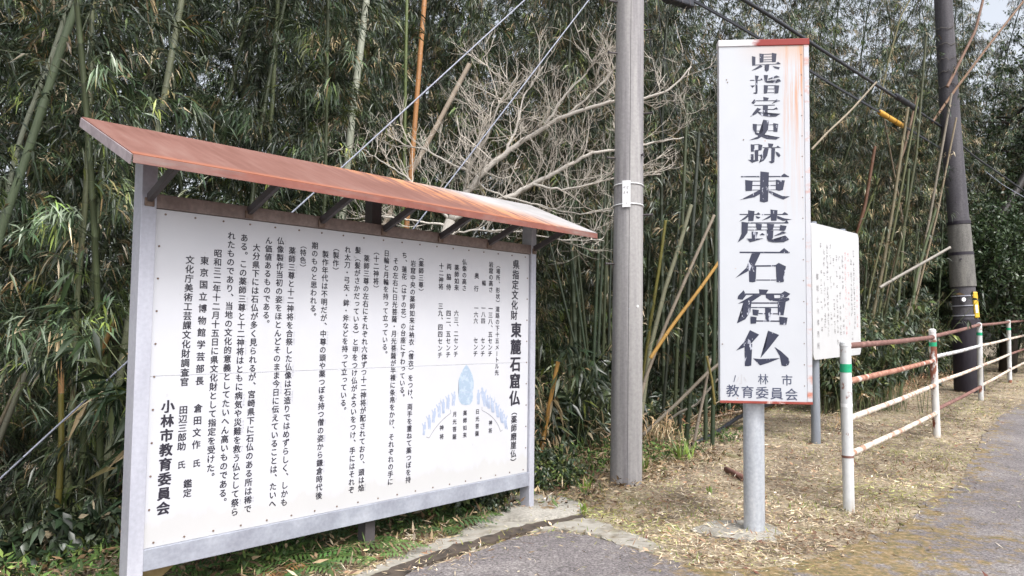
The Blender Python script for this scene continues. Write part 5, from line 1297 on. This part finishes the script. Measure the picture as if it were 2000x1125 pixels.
# ------------------------------------------------------------------ broadleaf trees at the right end
def broad_tree(base, Ht, crown, label, seed, n=2600, tone=1., lean=(0, 0), name='evergreen_tree'):
    r_ = np.random.default_rng(seed); base = np.array(base, float); root = thing(name, base, label, 'tree')
    mb = MB(); top = base+[lean[0], lean[1], Ht*.75]; P_ = [base-[0, 0, .2], base+(top-base)*.35+[.1, 0, 0], base+(top-base)*.7, top]
    mb.tube(P_, [.22, .18, .12, .05], 8, col=(.05, .042, .035))
    C0 = base+[lean[0], lean[1], Ht*.62]
    cents = []
    for k in range(26):
        d = r_.normal(size=3); d /= np.linalg.norm(d); e = C0+d*np.array(crown)*r_.uniform(.5, .95)
        s = P_[1]+(P_[3]-P_[1])*r_.uniform(0, 1); mid = (s+e)/2+[0, 0, .2]
        mb.tube([s, mid, e], [.06, .04, .012], 5, cap=False, col=(.055, .045, .04))
        m_ = n//26; cents.append(e+r_.normal(size=(m_, 3))*np.array(crown)*.23)
    mb.build('trunk', mt_branch, root, True)
    c = np.concatenate(cents)
    per = np.repeat(np.arange(len(c)), 4); nn_ = len(per)
    V, Fq = blades(c[per]+r_.normal(size=(nn_, 3))*.05, r_.normal(size=(nn_, 3))+[0, 0, -.1], r_.uniform(.09, .16, nn_), r_.uniform(.045, .07, nn_), r_, .15)
    cl = np.array([(.022, .042, .018), (.035, .06, .022), (.05, .075, .028)])[r_.integers(0, 3, len(c))][per]*r_.uniform(.6, 1.4, (nn_, 1))*tone
    me = npmesh('crown', V-base, Fq, np.repeat(cl, 5, 0), mt_leaf); o = bpy.data.objects.new('crown', me); COL.objects.link(o); o.parent = root
b1 = at(1965, 640, 19.5); broad_tree((b1[0], b1[1], float(H(b1[0], b1[1]))), 4.6, (1.6, 1.6, 1.7), 'dark evergreen bush right of the dark pole behind the fence', 31, 3600)
b1 = at(2010, 600, 22); broad_tree((b1[0]+.5, b1[1], float(H(b1[0], b1[1]))), 5.0, (2.0, 2, 1.9), 'dark evergreen tree at the right edge of the photo, lower crown', 32, 3200)
b1 = at(1925, 640, 21); broad_tree((b1[0]-.6, b1[1]+1, float(H(b1[0], b1[1]))), 3.3, (1.5, 1.5, 1.1), 'mid green evergreen bush directly behind the dark pole', 33, 2600, 1.3)
b1 = at(2110, 560, 23); broad_tree((b1[0], b1[1], float(H(b1[0], b1[1]))), 12.5, (3.2, 3, 3.0), 'tall evergreen tree overhanging the right edge of the photo', 34, 3600, 1.6, (-.8, 0))
culm([(2010, 330), (1975, 390), (1945, 440)], 21, 16, (.05, .042, .04), 'thick dark branch crossing the sky gap at the right edge', name='branch', cat='branch', nodes=5)
b2 = [(1640, 640), (1715, 690), (1630, 560)]
for i, (px_, py_) in enumerate(b2):
    y = 11.8+.5*i; p = at(px_, py_, y); add_plant('broadleaf_shrub', bush[i % 2], ('stems', 'foliage'), (p[0], y, float(H(p[0], y))), i*2., 1.+.2*(i % 2), 'leafy green shrub behind the fence between the faded sign and the dark pole', 'shrub', 'shrubs behind the fence')

# ------------------------------------------------------------------ ground litter
def inpoly(x, y, P):
    P = np.array(P); c = np.zeros(len(x), bool); j = len(P)-1
    for i in range(len(P)):
        xi, yi = P[i]; xj, yj = P[j]
        k = ((yi > y) != (yj > y)) & (x < (xj-xi)*(y-yi)/(yj-yi+1e-12)+xi); c ^= k; j = i
    return c
def litter(name, n, seed, region, L, Wd, pal, wts, lift=.012, tilt=.25, clump=0, droop=.0):
    r_ = np.random.default_rng(seed); out = []
    x, y = region(r_, n); m_ = len(x)
    z = H(x, y)+r_.random(m_)**2*lift*2.5+lift*.3
    d = np.stack([r_.normal(size=m_), r_.normal(size=m_), r_.normal(size=m_)*tilt], 1)
    V, Fq = blades(np.stack([x, y, z], 1), d, r_.uniform(*L, m_), r_.uniform(*Wd, m_), r_, droop)
    pal = np.array(pal); c = pal[r_.choice(len(pal), m_, p=wts)]*r_.uniform(.6, 1.3, (m_, 1))
    k1 = fbm(x, y, 1.7)+r_.normal(size=m_)*.3; k2 = fbm(x+9, y-4, 3.1)+r_.normal(size=m_)*.3
    c = c*(1+.36*np.clip(k2, -1, 1))[:, None]; gsel = (k1 > .45) & (name == 'dry_straw_litter'); c[gsel] = c[gsel]*[.74, .90, .50]
    bsel = (k2 < -.55) & (name == 'dry_straw_litter'); c[bsel] = c[bsel]*[.62, .48, .42]
    me = npmesh(name, V, Fq, np.repeat(c, 5, 0), mt_straw); o = bpy.data.objects.new(name, me); COL.objects.link(o); return setp(o, kind='stuff')
APOLY = A
CPOLY = strip
def fbm(x, y, s):
    return (np.sin(x*s+1.3*np.sin(y*s*.7))+np.sin(y*s*1.3+1.7*np.sin(x*s*.6+2))+.6*np.sin((x+y)*s*2.3))/2.6
def verge(maxs, lo=-9, near=True):
    def f(r_, n):
        Y_ = 4.2+r_.random(n)**1.5*22; X_ = r_.uniform(-.25, .74, n)*Y_
        s = sline(X_, Y_); jx, jy = r_.normal(size=(2, n))*.10
        ok = (s < maxs) & (~inpoly(X_+jx*.7, Y_+jy*.7, CPOLY) | (r_.random(n) < .10)); ia = inpoly(X_+jx, Y_+jy, APOLY)
        ok &= (~ia) | (r_.random(n) < .012); ok &= (s > -6)
        return X_[ok], Y_[ok]
    return f
STRAW = [(.52, .42, .28), (.64, .54, .38), (.34, .25, .16), (.76, .68, .54), (.19, .13, .09), (.32, .31, .11), (.42, .27, .18)]
litter('dry_straw_litter', 210000, 1, verge(1.2), (.022, .085), (.003, .0075), STRAW, [.26, .22, .16, .1, .12, .08, .06])
litter('fallen_leaves', 12000, 2, verge(1.8), (.03, .08), (.010, .022), [(.40, .25, .16), (.55, .42, .28), (.22, .13, .09), (.62, .52, .42), (.2, .09, .07)], [.28, .26, .22, .16, .08], .02, .4)
def gr(r_, n):
    X_, Y_ = verge(.9)(r_, n); k = fbm(X_, Y_, 1.9)+r_.normal(size=len(X_))*.3 > .12
    k &= ~inpoly(X_, Y_, APOLY); return X_[k], Y_[k]
litter('short_grass', 80000, 3, gr, (.03, .08), (.004, .008), [(.20, .24, .06), (.30, .30, .09), (.14, .20, .05), (.36, .32, .12)], [.3, .25, .25, .2], .004, 1.2)
def under(r_, n):
    t = r_.uniform(-8, 2.2, n); s = r_.uniform(-1.15, 2.5, n); X_, Y_ = st(s, t); k = (Y_ > 3) & ~inpoly(X_, Y_, CPOLY) & ~inpoly(X_, Y_, APOLY); return X_[k], Y_[k]
litter('undergrowth_litter', 26000, 4, under, (.05, .13), (.008, .026), [(.22, .15, .09), (.40, .30, .18), (.12, .08, .05), (.50, .40, .28), (.08, .12, .04)], [.28, .22, .25, .1, .15], .03, .5)
def under2(r_, n):
    t = r_.uniform(-7.5, 3.2, n); s = r_.uniform(-.75, .9, n); X_, Y_ = st(s, t); k = (Y_ > 3) & ~inpoly(X_, Y_, CPOLY) & ~inpoly(X_, Y_, APOLY) & (fbm(X_, Y_, 2.6) > -.35); return X_[k], Y_[k]
litter('ground_cover', 17000, 5, under2, (.04, .09), (.012, .028), [(.05, .10, .03), (.09, .16, .04), (.16, .22, .06), (.06, .09, .04), (.20, .13, .07)], [.3, .25, .15, .2, .1], .05, .8)
def slope(r_, n):
    t = r_.uniform(-1, 16, n); s = r_.uniform(.2, 3.5, n)+np.where(t > 8, -1., 0); X_, Y_ = st(s, t); return X_, Y_
litter('slope_litter', 26000, 6, slope, (.08, .22), (.008, .018), [(.34, .25, .15), (.46, .36, .24), (.22, .13, .08), (.36, .18, .10), (.10, .10, .05)], [.28, .18, .24, .15, .15], .05, .7)
def onroad(r_, n):
    Y_ = 4.2+r_.random(n)*9; X_ = r_.uniform(-.4, .72, n)*Y_; k = inpoly(X_, Y_, APOLY); return X_[k], Y_[k]
litter('leaf_scraps', 900, 7, onroad, (.02, .06), (.004, .012), STRAW, [.2, .2, .2, .1, .15, .1, .05], .014, .1)

# dry leaf bundles and fallen sticks at the grove foot
rr = random.Random(44)
for i in range(26):
    t = rr.uniform(.5, 13); s = s_front(t)-.3+rr.random()*1.2; x, y = st(s, t); L_ = rr.uniform(.6, 1.8); a = rr.uniform(-.6, .6)+.8
    z = float(H(x, y))+.04; e = np.array([x+math.sin(a)*L_, y+math.cos(a)*L_*.6, 0]); e[2] = float(H(e[0], e[1]))+rr.uniform(.03, .5)
    mb = MB(); w = rr.uniform(.007, .02); P_ = [np.array([x, y, z])*(1-k)+e*k+[0, 0, .03*math.sin(k*3)] for k in np.linspace(0, 1, 8)]
    mb.tube(P_, [w*(1.1 if k % 2 else .95) for k in range(8)], 6, col=np.array([(.26, .2, .14), (.34, .26, .18), (.2, .13, .09), (.3, .27, .2)][i % 4]))
    single(mb, 'fallen_cane', mt_culm, (x, y, z), 'dead bamboo cane lying in the litter at the foot of the grove', 'cane', 'fallen canes at the grove foot', True)
for i, (px_, py_) in enumerate(((1300, 850), (1288, 830), (1050, 790), (1640, 830), (1070, 870), (1310, 885))):
    dpt = (9.0, 8.9, 8.3, 10.6, 8.2, 8.8)[i]; p = at(px_, py_, dpt); r_ = np.random.default_rng(i+70); n = 130
    c_ = p+r_.normal(size=(n, 3))*[.11, .1, .10]; V, Fq = blades(c_, r_.normal(size=(n, 3))+[0, 0, -.7], r_.uniform(.1, .2, n), r_.uniform(.010, .02, n), r_, .3)
    col = np.array([(.50, .38, .22), (.38, .26, .15), (.60, .50, .34)])[r_.integers(0, 3, n)]*r_.uniform(.7, 1.2, (n, 1))
    me = npmesh('withered_spray', V-p, Fq, np.repeat(col, 5, 0), mt_straw); o = bpy.data.objects.new('withered_spray', me); COL.objects.link(o); o.location = p.tolist()
    setp(o, 'withered tan bamboo leaf spray caught near the ground at the grove edge', 'dry leaves', 'withered leaf sprays at the grove edge')
# rusty bar and black hose
a_, b_ = ground(1418, 922)+[0, 0, .03], ground(1470, 948)+[0, 0, .03]
mb = MB(); mb.tube([a_, (a_+b_)/2, b_], .027, 10); single(mb, 'rusty_pipe', mt_rust, a_, 'short rusty brown pipe lying on the dry grass behind the tall sign post', 'pipe', smooth=True)
hp_ = [ground(x, y)+[0, 0, h] for x, y, h in ((1352, 872, .02), (1380, 860, .03), (1410, 845, .05), (1440, 830, .10), (1475, 815, .12), (1510, 800, .1))]
mb = MB(); mb.tube(hp_, .028, 10); single(mb, 'black_hose', mt_black, hp_[0], 'black corrugated hose lying at the edge of the grove left of the tall sign', 'hose', smooth=True)
print('leafproto', [len(m[1].polygons) for m in leafy+mids])
print('objects', len(bpy.data.objects), 'tris', sum(len(m.polygons) for m in bpy.data.meshes))
